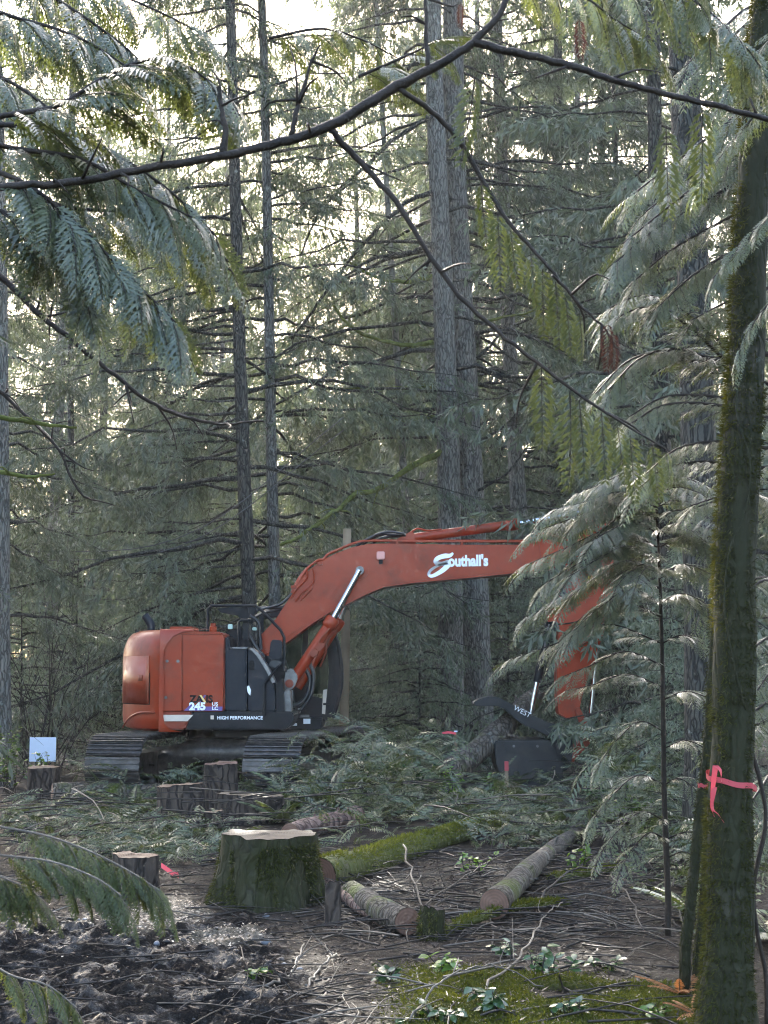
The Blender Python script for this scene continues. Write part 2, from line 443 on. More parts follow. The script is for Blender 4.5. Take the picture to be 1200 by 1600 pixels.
def groundmat():
    m, t, b = nt('forest_ground')
    at = nd(t, 'ShaderNodeAttribute', attribute_name='zone')
    sp = nd(t, 'ShaderNodeSeparateColor'); t.links.new(at.outputs['Color'], sp.inputs[0])
    f = noise(t, 9, 8, 0.7); f2 = noise(t, 1.1, 5); f3 = noise(t, 45, 4, 0.7)
    duff = ramp(t, f, [(0.25, (0.006, 0.004, 0.0027)), (0.5, (0.018, 0.012, 0.0075)), (0.75, (0.055, 0.037, 0.023))])
    mud = ramp(t, f, [(0.3, (0.006, 0.005, 0.0045)), (0.7, (0.02, 0.016, 0.013))])
    moss = ramp(t, f3, [(0.3, (0.03, 0.035, 0.008)), (0.7, (0.12, 0.12, 0.025))])
    saw = ramp(t, f3, [(0.3, (0.05, 0.036, 0.025)), (0.7, (0.30, 0.24, 0.17))])
    c = mixc(t, sp.outputs[0], duff, mud); c = mixc(t, sp.outputs[1], c, moss); c = mixc(t, sp.outputs[2], c, saw)
    t.links.new(c, b.inputs['Base Color'])
    rm = ramp(t, noise(t, 3.5, 6, 0.7), [(0.50, 0.85), (0.62, 0.22)])
    sl_ = mixc(t, sp.outputs[0], (0.15, 0.15, 0.15), ramp(t, noise(t, 3.5, 6, 0.7), [(0.50, 0.08), (0.62, 0.6)])); t.links.new(sl_, b.inputs['Specular IOR Level'])
    rr = mixc(t, sp.outputs[0], (0.75, 0.75, 0.75), rm)
    t.links.new(rr, b.inputs['Roughness'])
    ad = nd(t, 'ShaderNodeMath', operation='ADD'); t.links.new(f, ad.inputs[0]); t.links.new(f3, ad.inputs[1])
    bump(t, b, ad.outputs[0], 1.0, 0.035)
    return m
M['ground'] = groundmat()

# ------------------------------------------------------------------ ground sheet
def build_ground():
    xs = np.concatenate([-np.geomspace(300, 4.3, 34), np.arange(-4.2, -2.7, 0.036), np.arange(-2.7, 0.5, 0.022), np.arange(0.5, 4.2, 0.034), np.geomspace(4.3, 300, 34)])
    ys = np.concatenate([-np.geomspace(60, 5, 10) , np.arange(-4, 6.6, 0.5), np.arange(6.6, 7.2, 0.04), np.arange(7.2, 11.2, 0.022), np.arange(11.2, 13.2, 0.032), np.arange(13.2, 26, 0.16), np.geomspace(26, 400, 36)])
    X, Y = np.meshgrid(xs, ys)
    Z = gh(X, Y)
    V = np.stack([X, Y, Z], -1).reshape(-1, 3)
    nx, ny = len(xs), len(ys)
    i = np.arange(nx - 1)[None, :] + np.arange(ny - 1)[:, None] * nx
    q = np.stack([i, i + 1, i + 1 + nx, i + nx], -1).reshape(-1, 4)
    mb = MB(); mb.add(V, q)
    o = mb.build('ground', M['ground'], None, smooth=True)
    a = o.data.attributes.new('zone', 'FLOAT_COLOR', 'POINT')
    c = np.stack([mud_mask(V[:, 0], V[:, 1]), moss_mask(V[:, 0], V[:, 1]), saw_mask(V[:, 0], V[:, 1]), np.ones(len(V))], -1)
    a.data.foreach_set('color', c.ravel())
    o['kind'] = 'structure'; o['label'] = 'dark muddy forest floor with duff, moss and track prints'
    return o
build_ground()
# ------------------------------------------------------------------ trees of the forest behind
def trunk_mesh(name, H, r0, mat, seed=0, flare=0.5, sides=22, rings=56, top=0.15, z_lo=-0.3, knobs=0):
    rg = np.random.default_rng(seed)
    z = z_lo + (H - z_lo) * np.linspace(0, 1, rings)**1.25
    a = np.linspace(0, 2 * math.pi, sides, endpoint=False)
    A, Z = np.meshgrid(a, z)
    rad = r0 * (1 - (1 - top) * np.clip(Z / H, 0, 1)**1.15)
    fl = np.exp(-np.clip(Z, 0, None) / (r0 * 2.2)) * flare
    lobes = 1 + fl * (0.75 + 0.35 * np.sin(A * 5 + seed) + 0.25 * np.sin(A * 3 + 2 * seed))
    n = fbm(np.cos(A) * 1.5 + 7 + seed, Z * 0.5 + np.sin(A) * 1.5, 3, seed) - 0.5
    fine = fbm(A * 5.0, Z * 1.2, 3, seed + 3) - 0.5
    rad = rad * lobes * (1 + 0.18 * n + 0.09 * fine)
    wob = 0.25 * r0
    V = np.stack([rad * np.cos(A) + wob * np.sin(Z * 0.35 + seed), rad * np.sin(A), Z], -1).reshape(-1, 3)
    q = []
    for i in range(rings - 1):
        for k in range(sides):
            k2 = (k + 1) % sides
            q.append((i * sides + k, i * sides + k2, (i + 1) * sides + k2, (i + 1) * sides + k))
    mb = MB(); mb.add(V, q)
    for _ in range(knobs):
        zz = rg.uniform(1.0, H * 0.6); az = rg.uniform(0, 6.28); l = rg.uniform(0.06, 0.35)
        rr = r0 * (1 - (1 - top) * (zz / H))
        p0 = np.array([math.cos(az) * rr * 0.8, math.sin(az) * rr * 0.8, zz]); p1 = p0 + np.array([math.cos(az), math.sin(az), rg.uniform(-.3, .3)]) * (l + rr * .2)
        tube(mb, [p0, (p0 + p1) / 2 + np.array([0, 0, .01]), p1], [0.022, 0.015, 0.008], 5)
    return mb.mesh(name, mat, (0, 0, 0), True)

def conifer_crown(name, seed, H, z0, Lmax, nb, mats, gap=0.0, zgap=99, hang=0.9, clump=1.0, bare=0.18, power=0.75, kl=0.085, kw=0.019, nbl=14, ntw=8, nk=8, xbias=0.0, drop=0.35, lw=1.1):
    """mats = [needles, bark]; gap: half angle (deg) kept free towards -Y below zgap"""
    rg = np.random.default_rng(seed)
    mb = MB()
    for i in range(nb):
        zz = z0 + (H - z0) * ((i + rg.random()) / nb)**1.05
        for _ in range(8):
            az = rg.uniform(0, 2 * math.pi)
            toward = abs(((az - 1.5 * math.pi + math.pi) % (2 * math.pi)) - math.pi)
            if zz < zgap and toward < R(gap): continue
            if xbias and rg.random() < abs(xbias) and math.cos(az) * xbias < 0: continue
            break
        f = (zz - z0) / (H - z0)
        L = Lmax * (1 - f)**power * rg.uniform(0.55, 1.12) + 0.35
        n = 9
        t = np.linspace(0, 1, n)
        a0 = rg.uniform(-0.12, 0.22) + 0.25 * f
        b0 = rg.uniform(0.6, 1.3) * drop * (1 - 0.6 * f)
        swing = rg.uniform(-0.25, 0.25)
        ang = az + swing * t
        r = L * t
        pts = np.stack([np.cumsum(np.concatenate([[0], np.diff(r) * np.cos(ang[1:])])), np.cumsum(np.concatenate([[0], np.diff(r) * np.sin(ang[1:])])), zz + L * (a0 * t - b0 * t * t + 0.10 * t**4)], -1)
        pts[1:-1] += rg.normal(0, 0.012 * L, (n - 2, 3))
        r0 = lw * (0.010 + 0.0065 * L)
        tube(mb, pts, r0 * (1 - 0.85 * t), 4, 1, cap=False)
        # branchlets
        nbb = max(4, int(nbl * (0.4 + 0.6 * L / (Lmax + 0.35)) * clump))
        for k in range(nbb):
            tb = bare + (1 - bare) * (k + rg.random()) / nbb
            x = tb * (n - 1); k0 = min(int(x), n - 2); fr = x - k0
            p = pts[k0] * (1 - fr) + pts[k0 + 1] * fr
            fw = unit(pts[k0 + 1] - pts[k0])
            sd = np.array([-fw[1], fw[0], 0]); sd /= np.linalg.norm(sd) + 1e-9
            s = 1 if k % 2 else -1
            bl = (0.22 + 0.30 * L * (1 - tb)**0.8) * rg.uniform(0.6, 1.15)
            if k == nbb - 1: d0 = fw; bl *= 1.3
            else: d0 = unit(sd * s * rg.uniform(0.5, 1.0) + fw * rg.uniform(0.5, 0.9) + np.array([0, 0, rg.uniform(-0.45, 0.05)]))
            # twigs along the branchlet
            m_ = max(3, int(ntw * (0.5 + bl)))
            u = (np.arange(m_) + rg.random(m_)) / m_
            q0 = p + d0 * (bl * u)[:, None] + np.array([0, 0, -1.0]) * (hang * 0.25 * bl * u * u)[:, None]
            if bl > 0.5:
                tube(mb, [p, p + d0 * bl * 0.5 + np.array([0, 0, -hang * 0.0625 * bl]), p + d0 * bl + np.array([0, 0, -hang * 0.25 * bl])], [0.006, 0.004, 0.002], 3, 1, cap=False)
            sb = np.cross(d0, [0, 0, 1.0]); sb /= np.linalg.norm(sb) + 1e-9
            sg = rg.choice([-1, 1], m_)
            td = unit(d0 * 0.55 + sb * (sg * rg.uniform(0.2, 0.8, m_))[:, None] + np.array([0, 0, -1.0]) * (hang * rg.uniform(0.3, 1.2, m_))[:, None])
            tl = rg.uniform(0.16, 0.40, m_) * (0.7 + 0.5 * (1 - tb))
            # needles clumps
            w = (np.arange(nk) + 0.5) / nk
            base = (q0[:, None, :] + td[:, None, :] * (tl[:, None] * w)[..., None]).reshape(-1, 3)
            tdr = np.repeat(td, nk, 0)
            jit = rg.normal(0, 0.45, (len(base), 3))
            kd = unit(tdr * 0.9 + jit)
            sv = unit(np.cross(kd, rg.normal(0, 1, (len(base), 3)) + np.array([0, 0, 1.2])))
            kites(mb, base, kd, sv, kl * rg.uniform(0.7, 1.3, len(base)), kw * rg.uniform(0.7, 1.3, len(base)), 0)
    return mb.mesh(name, mats, (0, 0, 0), False)

def place_tree(name, label, cat, base, lean, trunk_me, crown_me, rz=0.0, sc=1.0, group=None, lean_y=0.0):
    r = thing(name, label, cat, base, group)
    r.rotation_euler = (lean_y, lean, 0)
    t = link('trunk', trunk_me, r); t.rotation_euler = (0, 0, 0)
    if crown_me is not None:
        c = link('crown', crown_me, r); c.rotation_euler = (0, 0, rz); c.scale = (sc, sc, sc)
    return r
def tree_px(name, label, b, t, Y, trunk_me, crown_me, rz=0.0, sc=1.0, group=None):
    """trunk axis through photo pixels b (near the foot) and t (high up) on plane y = Y"""
    B = P(b[0], b[1], Y); T = P(t[0], t[1], Y)
    lean = math.atan2(T.x - B.x, T.z - B.z)
    z = ghs(B.x, Y)
    base = Vector((B.x - (B.z - z) * math.tan(lean), Y, z))
    return place_tree(name, label, 'tree', base, lean, trunk_me, crown_me, rz, sc, group)

NB = [M['needle'], M['barkdark']]
NB2 = [M['needle2'], M['barkdark']]
cr_left = conifer_crown('crown', 1, 27, 2.0, 4.6, 120, NB2, gap=50, zgap=11, hang=1.5, xbias=-0.75, drop=0.45, kl=0.17, kw=0.026, nbl=16)
cr_left2 = conifer_crown('crown', 2, 27, 3.2, 3.8, 105, NB, gap=60, zgap=14, hang=1.2, drop=0.35, kl=0.16, kw=0.026, nbl=15)
cr_pair = conifer_crown('crown', 3, 30, 6.0, 4.6, 105, NB, gap=75, zgap=18, hang=1.1, drop=0.55, bare=0.38, xbias=-0.6, kl=0.16, kw=0.026)
cr_pair2 = conifer_crown('crown', 4, 30, 7.0, 4.2, 95, NB2, gap=75, zgap=18, hang=1.1, drop=0.5, bare=0.38, xbias=0.7, kl=0.16, kw=0.026)
cr_b = conifer_crown('crown', 5, 28, 4.0, 4.0, 105, NB2, gap=45, zgap=14, hang=1.1, drop=0.4, xbias=0.4, kl=0.16, kw=0.026)
cr_far = conifer_crown('crown', 6, 26, 1.2, 4.0, 130, NB, hang=1.1, kl=0.24, kw=0.05, nk=4, ntw=7)
cr_far2 = conifer_crown('crown', 7, 30, 4.0, 4.4, 125, NB2, hang=1.2, kl=0.24, kw=0.05, nk=4, ntw=7)
cr_sap = conifer_crown('crown', 8, 4.2, 0.25, 1.5, 60, NB2, hang=1.1, nbl=9, ntw=8, nk=7, kl=0.09, kw=0.017, bare=0.08, drop=0.5)

def mossy_branch(root, px, Y, r0, r1, mat='mosslimb', name='dead_branch', n=18, sides=6, twigs=0, seed=0):
    pts = smooth_path([P(x, y, Y if np.isscalar(Y) else Y[i]) for i, (x, y) in enumerate(px)], n)
    rg = np.random.default_rng(seed + len(px))
    pts[1:-1] += rg.normal(0, r0 * 0.25, (n - 2, 3))
    mb = MB(); tube(mb, pts, np.linspace(r0, r1, n), sides, noise=0.18, seed=seed)
    for k in range(twigs):
        i = rg.integers(n // 4, n - 1); d = unit(pts[min(i + 1, n - 1)] - pts[i - 1] + rg.normal(0, 0.09, 3)); l = rg.uniform(0.2, 0.7)
        d = unit(d + rg.normal(0, 0.55, 3))
        tube(mb, smooth_path([pts[i], pts[i] + d * l * 0.5 + rg.normal(0, .03, 3), pts[i] + d * l + np.array([0, 0, -0.1 * l])], 6), np.linspace(r1 * 0.8, 0.002, 6), 4)
    inv = None
    o = mb.build(name, M[mat], None, True)
    if root is not None:      # keep world position under a leaning root
        o.parent = root
        o.matrix_parent_inverse = Matrix.LocRotScale(root.location, root.rotation_euler, None).inverted()
    return o

# paired firs behind the boom
tA = tree_px('fir_tree', 'thick grey fir trunk, left one of the pair behind the boom', (702, 1000), (682, 100), 28.5, trunk_mesh('trunk', 30, 0.235, M['bark'], 31, 0.35, top=0.3, knobs=14), cr_pair, 0, 1)
tA2 = tree_px('fir_tree', 'thick fir trunk, right one of the pair behind the boom', (738, 1000), (712, 100), 29.2, trunk_mesh('trunk', 30, 0.285, M['bark'], 32, 0.35, top=0.3, knobs=18), cr_pair2, 0, 1)
for i, (px, r0, r1, tw) in enumerate([
        ([(677, 535), (645, 539), (600, 532), (555, 515), (521, 477)], .05, .025, 3),
        ([(677, 430), (637, 440), (596, 436), (562, 421), (538, 404)], .045, .022, 3),
        ([(679, 601), (640, 606), (600, 607), (521, 609)], .05, .022, 3),
        ([(679, 650), (650, 656), (622, 655), (596, 642)], .04, .02, 2)]):
    mossy_branch(tA, px, 28.5, r0, r1, seed=i, twigs=tw)
mossy_branch(tA, [(690, 705), (645, 729), (600, 759), (562, 770), (525, 796), (494, 820), (466, 839), (438, 852)], [28.4, 28.2, 28, 27.7, 27.4, 27.2, 27, 26.8], .065, .03, seed=9, twigs=8, n=26)
for i, (px, mt) in enumerate([([(746, 766), (787, 744), (812, 715), (825, 687)], 'barkdark'), ([(742, 432), (762, 410), (780, 391)], 'barkdark'), ([(750, 601), (790, 596), (832, 586)], 'barkdark'),
        ([(748, 505), (790, 495), (835, 485), (850, 470)], 'mosslimb'), ([(745, 690), (780, 672), (812, 640)], 'barkdark'), ([(745, 560), (775, 530), (800, 480), (812, 455)], 'barkdark'), ([(748, 830), (790, 815), (840, 822)], 'barkdark')]):
    mossy_branch(tA2, px, 29.0, .035, .012, mt, seed=20 + i, twigs=4)
for i, px in enumerate([[(675, 180), (620, 215), (560, 270), (500, 330), (470, 400)], [(676, 300), (630, 320), (560, 390), (500, 470), (455, 530)], [(672, 90), (630, 110), (560, 170)], [(678, 380), (640, 395), (585, 405), (500, 455)]]):
    mossy_branch(tA, px, 28.3, .05, .018, 'barkdark', seed=40 + i, twigs=9, n=22)
# tree right of the pair
tB = tree_px('fir_tree', 'straight dark fir trunk just right of the thick pair', (817, 900), (775, 60), 32, trunk_mesh('trunk', 28, 0.19, M['bark'], 33, 0.35, top=0.25, knobs=14), cr_b, 0, 1)
# left pair
tE = tree_px('fir_tree', 'dark fir trunk with bare lower branches rising behind the engine hood', (388, 850), (366, 250), 27, trunk_mesh('trunk', 27, 0.135, M['barkdark'], 34, 0.3, top=0.25, knobs=16), cr_left, 0, 1)
tF = tree_px('fir_tree', 'slender grey fir trunk rising behind the cab roof', (430, 880), (408, 20), 28, trunk_mesh('trunk', 28, 0.115, M['bark'], 35, 0.3, top=0.3, knobs=12), cr_left2, 0, 1)
for i, (y0, x1, dy) in enumerate([(530, 250, 8), (548, 255, -2), (602, 215, -14), (625, 255, -12), (685, 190, 10), (712, 260, 0), (808, 255, 8), (828, 258, 22), (855, 225, 35), (880, 205, 16), (560, 470, -20), (650, 300, 30)]):
    xs = 384 + (y0 - 700) * 0.036
    mossy_branch(tE, [(xs, y0), (xs + (x1 - xs) * 0.35, y0 + dy * 0.2 + 4), (xs + (x1 - xs) * 0.7, y0 + dy * 0.6 + 5), (x1, y0 + dy)], [27, 26.7, 26.4, 26.1], .026, .007, 'barkdark', seed=60 + i, twigs=5)
# edges
tG = tree_px('fir_tree', 'pale grey trunk cut by the left edge of the picture', (4, 1000), (-6, 400), 24, trunk_mesh('trunk', 26, 0.16, M['bark'], 36, 0.3, top=0.4), cr_left2, 1.0, 0.75)
tC = tree_px('fir_tree', 'thin straight trunk between the fir pair and the right-hand dark trunk', (949, 600), (940, 150), 38, trunk_mesh('trunk', 26, 0.12, M['barkdark'], 37, 0.2, top=0.5), cr_far2, 2.0, 0.9)
tD = tree_px('fir_tree', 'rough dark trunk standing behind the glossy cedar boughs', (1092, 1000), (1068, 80), 15.5, trunk_mesh('trunk', 24, 0.19, M['barkdark'], 38, 0.4, sides=30, rings=80, top=0.35, knobs=10), None)
tH = tree_px('fir_tree', 'dark trunk half hidden beside the rough trunk at upper right', (1040, 900), (1024, 100), 24, trunk_mesh('trunk', 26, 0.13, M['barkdark'], 39, 0.2, top=0.6), cr_far, 2.6, 0.9)
# mid distance slender trunks
mid = [((643, 1000), (628, 720), 30, 0.085, 'slim trunk left of the thick fir pair under the boom', 'barkpale', None),
       ((662, 900), (668, 560), 40, 0.20, 'pale lichen-spotted trunk close behind the thick fir pair', 'barkpale', None),
       ((112, 1100), (112, 900), 31, 0.08, 'dark thin trunk near the white board on the left', 'barkdark', None),
       ((975, 1000), (965, 500), 36, 0.11, 'slender trunk directly behind the excavator arm', 'barkdark', None)]
for i, (b, t, Y, r, lab, mt, cm) in enumerate(mid):
    tree_px('slender_tree', lab, b, t, Y, trunk_mesh('trunk', 20, r, M[mt], 50 + i, 0.3, top=0.4, sides=14, rings=36), (cr_far if i % 2 else cr_far2) if Y > 32 else None, i * 1.7, 0.75)

# the forest beyond
tr_far = [trunk_mesh('trunk', 27, 0.20, M['barkdark'], 71, 0.3, sides=14, rings=30, top=0.2), trunk_mesh('trunk', 27, 0.15, M['bark'], 72, 0.3, sides=14, rings=30, top=0.2)]
tr_sap = trunk_mesh('trunk', 4.0, 0.04, M['barkdark'], 73, 0.1, sides=7, rings=12)
rg = np.random.default_rng(5)
spots = []
for k in range(50):
    for _ in range(40):
        Y = 33 + 47 * rg.random()**0.9 if k < 34 else rg.uniform(75, 115)
        px = rg.uniform(-140, 1340)
        X = (px - 600) / F * Y
        if (380 < px < 560 or 790 < px < 860) and rg.random() < .75: continue
        if all((X - a)**2 + (Y - b)**2 > 2.3**2 for a, b in spots): break
    spots.append((X, Y))
    r = place_tree('conifer_tree', 'dim conifer in the dense forest far behind the excavator', 'tree', (X, Y, ghs(X, Y)), rg.normal(0, .015), tr_far[k % 2], [cr_far, cr_far2, cr_left2][k % 3], rg.uniform(0, 6.28), rg.uniform(0.85, 1.15), 'far forest conifers')
for k in range(44):
    Y = rg.uniform(46, 100); X = (rg.uniform(-80, 1280) - 600) / F * Y
    s_ = rg.uniform(2.2, 3.4)
    place_tree('young_conifer', 'low dense young conifer filling the far understorey', 'tree', (X, Y, ghs(X, Y)), 0, tr_sap, cr_sap, rg.uniform(0, 6.28), s_, 'far understorey conifers').children[0].scale = (s_, s_, s_)
# the same wood closes round the clearing on both sides of the view and thinly behind it
for k, (X, Y) in enumerate([(-9, 20), (-11, 14), (-16, 18), (-13, 5), (11, 21), (10, 15), (16, 12), (17, 20), (13, 5)]):
    place_tree('conifer_tree', 'conifer of the wood around the clearing, outside the picture', 'tree', (X, Y, ghs(X, Y)), 0, tr_far[k % 2], [cr_far, cr_far2][k % 2], k * 1.9, 1.0, 'conifers around the clearing')
# saplings in the understorey
saps = [((655, 1175), 27, 1.0, 'drooping young hemlock at the foot of the thick fir pair'), ((605, 1160), 28.5, 0.9, 'young hemlock right of the wooden pole behind the cab'),
        ((250, 1150), 27, 1.05, 'young hemlock just behind the counterweight'), ((120, 1160), 29, 1.15, 'young hemlock behind the white board'),
        ((40, 1160), 27, 0.9, 'young hemlock beside the trunk on the left edge'), ((330, 1150), 30, 1.3, 'young hemlock behind the engine hood'),
        ((470, 1150), 31, 1.2, 'young hemlock behind the cab'), ((790, 1150), 31, 1.2, 'young hemlock between the fir pair and the excavator arm'),
        ((850, 1150), 27, 0.8, 'young hemlock behind the thumb of the bucket'), ((980, 1160), 25, 1.0, 'young hemlock right of the excavator arm'),
        ((1090, 1190), 19, 0.8, 'young hemlock between the sapling and the mossy trunk'), ((730, 1180), 34, 1.5, 'tall young hemlock showing behind the fir pair')]
for i, ((px, py), Y, sc, lab) in enumerate(saps):
    X = (px - 600) / F * Y
    tm = trunk_mesh('trunk', 4.0 * sc, 0.03 * sc, M['barkdark'], 90 + i, 0.1, sides=7, rings=14)
    place_tree('young_hemlock', lab, 'tree', (X, Y, ghs(X, Y)), 0.03 * math.sin(i), tm, cr_sap, i * 1.3, sc)
# utility pole with cables
pp = P(536, 1170, 26.3); zb = ghs(pp.x, pp.y)
pole = thing('utility_pole', 'bare tan wooden pole standing upright behind the cab', 'pole', (pp.x, pp.y, zb))
mb = MB(); tube(mb, [(pp.x + 0.02 * k / 3, pp.y, zb - 0.3 + k * 0.5) for k in range(10)], np.linspace(0.085, 0.07, 10), 14, noise=0.03)
po = mb.build('shaft', M['pole'], pole, True)
for i, (ya, yb, yc) in enumerate([(848, 862, 740), (872, 876, 760)]):
    pa = P(-300, ya, 31); pb = Vector((pp.x, pp.y + .1, P(537, 650 + 20 * i, 26.3).z)); pc = P(1500, yc, 31)
    mb = MB()
    tube(mb, smooth_path([P(-300, ya - 6, 25.5), P(60, yb, 25.8), P(300, yb - 30, 26.1), pb], 20), 0.008, 4)
    o = mb.build('power_cable', M['wire']); tag(o, ['thin upper cable strung left from the wooden pole', 'thin lower cable strung left from the wooden pole'][i], 'cable')
# leafless brush behind the engine hood
def bare_shrub(name, seed, n, h):
    rg = np.random.default_rng(seed); mb = MB()
    for k in range(n):
        p = np.array([rg.normal(0, .15), rg.normal(0, .15), 0]); d = unit(np.array([rg.normal(0, .4), rg.normal(0, .4), 1]))
        L = h * rg.uniform(.6, 1.1)
        pts = [p]
        for s in range(6):
            d = unit(d + rg.normal(0, .18, 3) + np.array([0, 0, -.05])); pts.append(pts[-1] + d * L / 6)
        tube(mb, pts, np.linspace(.013, .003, 7), 4, cap=False)
        for s in range(7):
            i = rg.integers(1, 6); dd = unit(d + rg.normal(0, .6, 3)); l = rg.uniform(.3, 1.0)
            tube(mb, [pts[i], pts[i] + dd * l * .5 + rg.normal(0, .05, 3), pts[i] + dd * l + np.array([0, 0, -.1])], [.006, .004, .002], 3, cap=False)
    return mb.mesh(name, M['twig'])
bs = bare_shrub('stems', 3, 26, 3.6)
for i, (px, Y, lab) in enumerate([(300, 28.5, 'leafless grey brush directly behind the engine hood'), (360, 26.6, 'leafless brush tangled behind the handrail'), (180, 30, 'leafless brush left of the counterweight'), (70, 26, 'leafless brush beside the trunk on the left edge'), (700, 31, 'leafless brush around the foot of the fir pair'), (930, 28, 'leafless brush right of the bucket')]):
    X = (px - 600) / F * Y
    r = thing('bare_shrub', lab, 'shrub', (X, Y, ghs(X, Y))); o = link('stems', bs, r); o.rotation_euler = (0, 0, i * 1.1)
# ------------------------------------------------------------------ excavator
EX = Vector((-2.25, 23.4, 0.0))
ex = thing('excavator', 'orange tracked excavator with black side panels parked among stumps', 'excavator', EX)
def bm_obj(name, bm, mat, parent, smooth_angle=40):
    me = bpy.data.meshes.new(name)
    o = parent_origin(parent)
    bmesh.ops.translate(bm, verts=bm.verts, vec=-o)
    bmesh.ops.recalc_face_normals(bm, faces=bm.faces)
    bm.to_mesh(me); bm.free()
    me.materials.append(M[mat] if isinstance(mat, str) else mat)
    me.polygons.foreach_set('use_smooth', np.ones(len(me.polygons), bool))
    try: me.set_sharp_from_angle(angle=R(smooth_angle))
    except Exception: pass
    return link(name, me, parent)
def prism(name, px, Yn, Yf, mat, parent=ex, bev=0.015, seg=2, Yp=None):
    """outline given in photo pixels on the plane y = Yn (or Yp), extruded to Yf"""
    bm = bmesh.new()
    pl = Yn if Yp is None else Yp
    vs = []
    for x, y in px:
        w = P(x, y, pl); vs.append(bm.verts.new((w.x, Yn, w.z)))
    f = bm.faces.new(vs)
    r = bmesh.ops.extrude_face_region(bm, geom=[f])
    bmesh.ops.translate(bm, verts=[v for v in r['geom'] if isinstance(v, bmesh.types.BMVert)], vec=(0, Yf - Yn, 0))
    bmesh.ops.recalc_face_normals(bm, faces=bm.faces)
    if bev: bmesh.ops.bevel(bm, geom=list(bm.edges), offset=bev, segments=seg, affect='EDGES', clamp_overlap=True)
    return bm_obj(name, bm, mat, parent)
def boxw(name, x0, x1, y0, y1, z0, z1, mat, parent=ex, bev=0.01, seg=2):
    bm = bmesh.new(); bmesh.ops.create_cube(bm, size=1)
    for v in bm.verts: v.co = Vector((x0 + (v.co.x + .5) * (x1 - x0), y0 + (v.co.y + .5) * (y1 - y0), z0 + (v.co.z + .5) * (z1 - z0)))
    if bev: bmesh.ops.bevel(bm, geom=list(bm.edges), offset=bev, segments=seg, affect='EDGES', clamp_overlap=True)
    return bm_obj(name, bm, mat, parent)
def rod(name, pts, r, mat, parent=ex, sides=14, smooth=True):
    mb = MB(); tube(mb, pts, r, sides); o = mb.build(name, M[mat], parent, smooth)
    try: o.data.set_sharp_from_angle(angle=R(50))
    except Exception: pass
    return o
def rodpx(name, px, Y, r, mat, parent=ex, sides=10, n=None):
    pts = [P(p[0], p[1], p[2] if len(p) > 2 else Y) for p in px]
    if n: pts = smooth_path(pts, n)
    return rod(name, pts, r, mat, parent, sides)
def pin(name, px, py, Y0, Y1, r, mat, parent=ex, sides=20):
    a = P(px, py, Y0); return rod(name, [(a.x, Y0, a.z), (a.x, Y1, a.z)], r, mat, parent, sides)
def text(name, body, px, py, Y, size_px, mat, parent, rot=0.0, bold=0.0, shear=0.0, sx=1.0, align='LEFT'):
    """lettering standing 4 mm proud of a plane facing the camera"""
    cu = bpy.data.curves.new(name, 'FONT'); cu.body = body; cu.align_x = align
    cu.size = size_px * Y / F; cu.extrude = 0.002; cu.offset = bold * cu.size; cu.shear = shear
    tmp = bpy.data.objects.new('lettering_source', cu); COL.objects.link(tmp)
    bpy.context.view_layer.update()
    me = bpy.data.meshes.new_from_object(tmp.evaluated_get(bpy.context.evaluated_depsgraph_get()))
    bpy.data.objects.remove(tmp); bpy.data.curves.remove(cu)
    w = P(px, py, Y)
    mat4 = Matrix.Translation(Vector(w) - parent_origin(parent)) @ Matrix.Rotation(R(90), 4, 'X') @ Matrix.Rotation(rot, 4, 'Z') @ Matrix.Diagonal((sx, 1, 1, 1))
    me.transform(mat4); me.materials.clear(); me.materials.append(M[mat])
    return link(name, me, parent)

YN = 22.05
# counterweight: plan arc swept up a rounded section
def plan_arc(rad, y0=YN, y1=24.85, n=26, cx=-2.25, cy=23.42):
    ys = cy + (np.sin(np.linspace(-1, 1, n) * math.asin(min(1, (y1 - cy) / rad)))) * rad
    return [(cx - math.sqrt(max(rad * rad - (y - cy)**2, 0)), y) for y in ys]
zt, zb_ = P(230, 985, 22.8).z, P(230, 1141, 22.6).z
prof = [(0.14, 0.0), (0.05, 0.035), (0.012, 0.10), (0.0, 0.2), (0.0, 0.72), (-0.012, 0.95), (0.0, 1.12), (0.03, 1.22), (0.07, 1.30), (0.13, 1.36), (0.22, 1.395), (0.30, 1.40)]
hs = (zt - zb_) / 1.40
mb = MB(); rows = []
for ins, h in prof:
    rows.append([(x, y, zb_ + h * hs) for x, y in plan_arc(1.68 - ins, YN + ins * 0.15, 24.85 - ins * 0.15)])
n = len(rows[0]); V = np.array(rows).reshape(-1, 3)
q = [(i * n + k, i * n + k + 1, (i + 1) * n + k + 1, (i + 1) * n + k) for i in range(len(rows) - 1) for k in range(n - 1)]
mb.add(V, q)
xf = P(250, 1050, YN).x
for i in (0, len(rows) - 1):            # bottom and top lids to the hood
    row = np.array(rows[i]); fr = row.copy(); fr[:, 0] = xf
    mb.add(np.concatenate([row, fr]), [(k, k + 1, n + k + 1, n + k) for k in range(n - 1)])
for k in (0, n - 1):                    # cheeks
    c = np.array([r[k] for r in rows]); fr = c.copy(); fr[:, 0] = xf
    m_ = len(c); mb.add(np.concatenate([c, fr]), [(j, j + 1, m_ + j + 1, m_ + j) for j in range(m_ - 1)])
cw = mb.build('counterweight', M['orange'], ex, True)
try: cw.data.set_sharp_from_angle(angle=R(35))
except Exception: pass
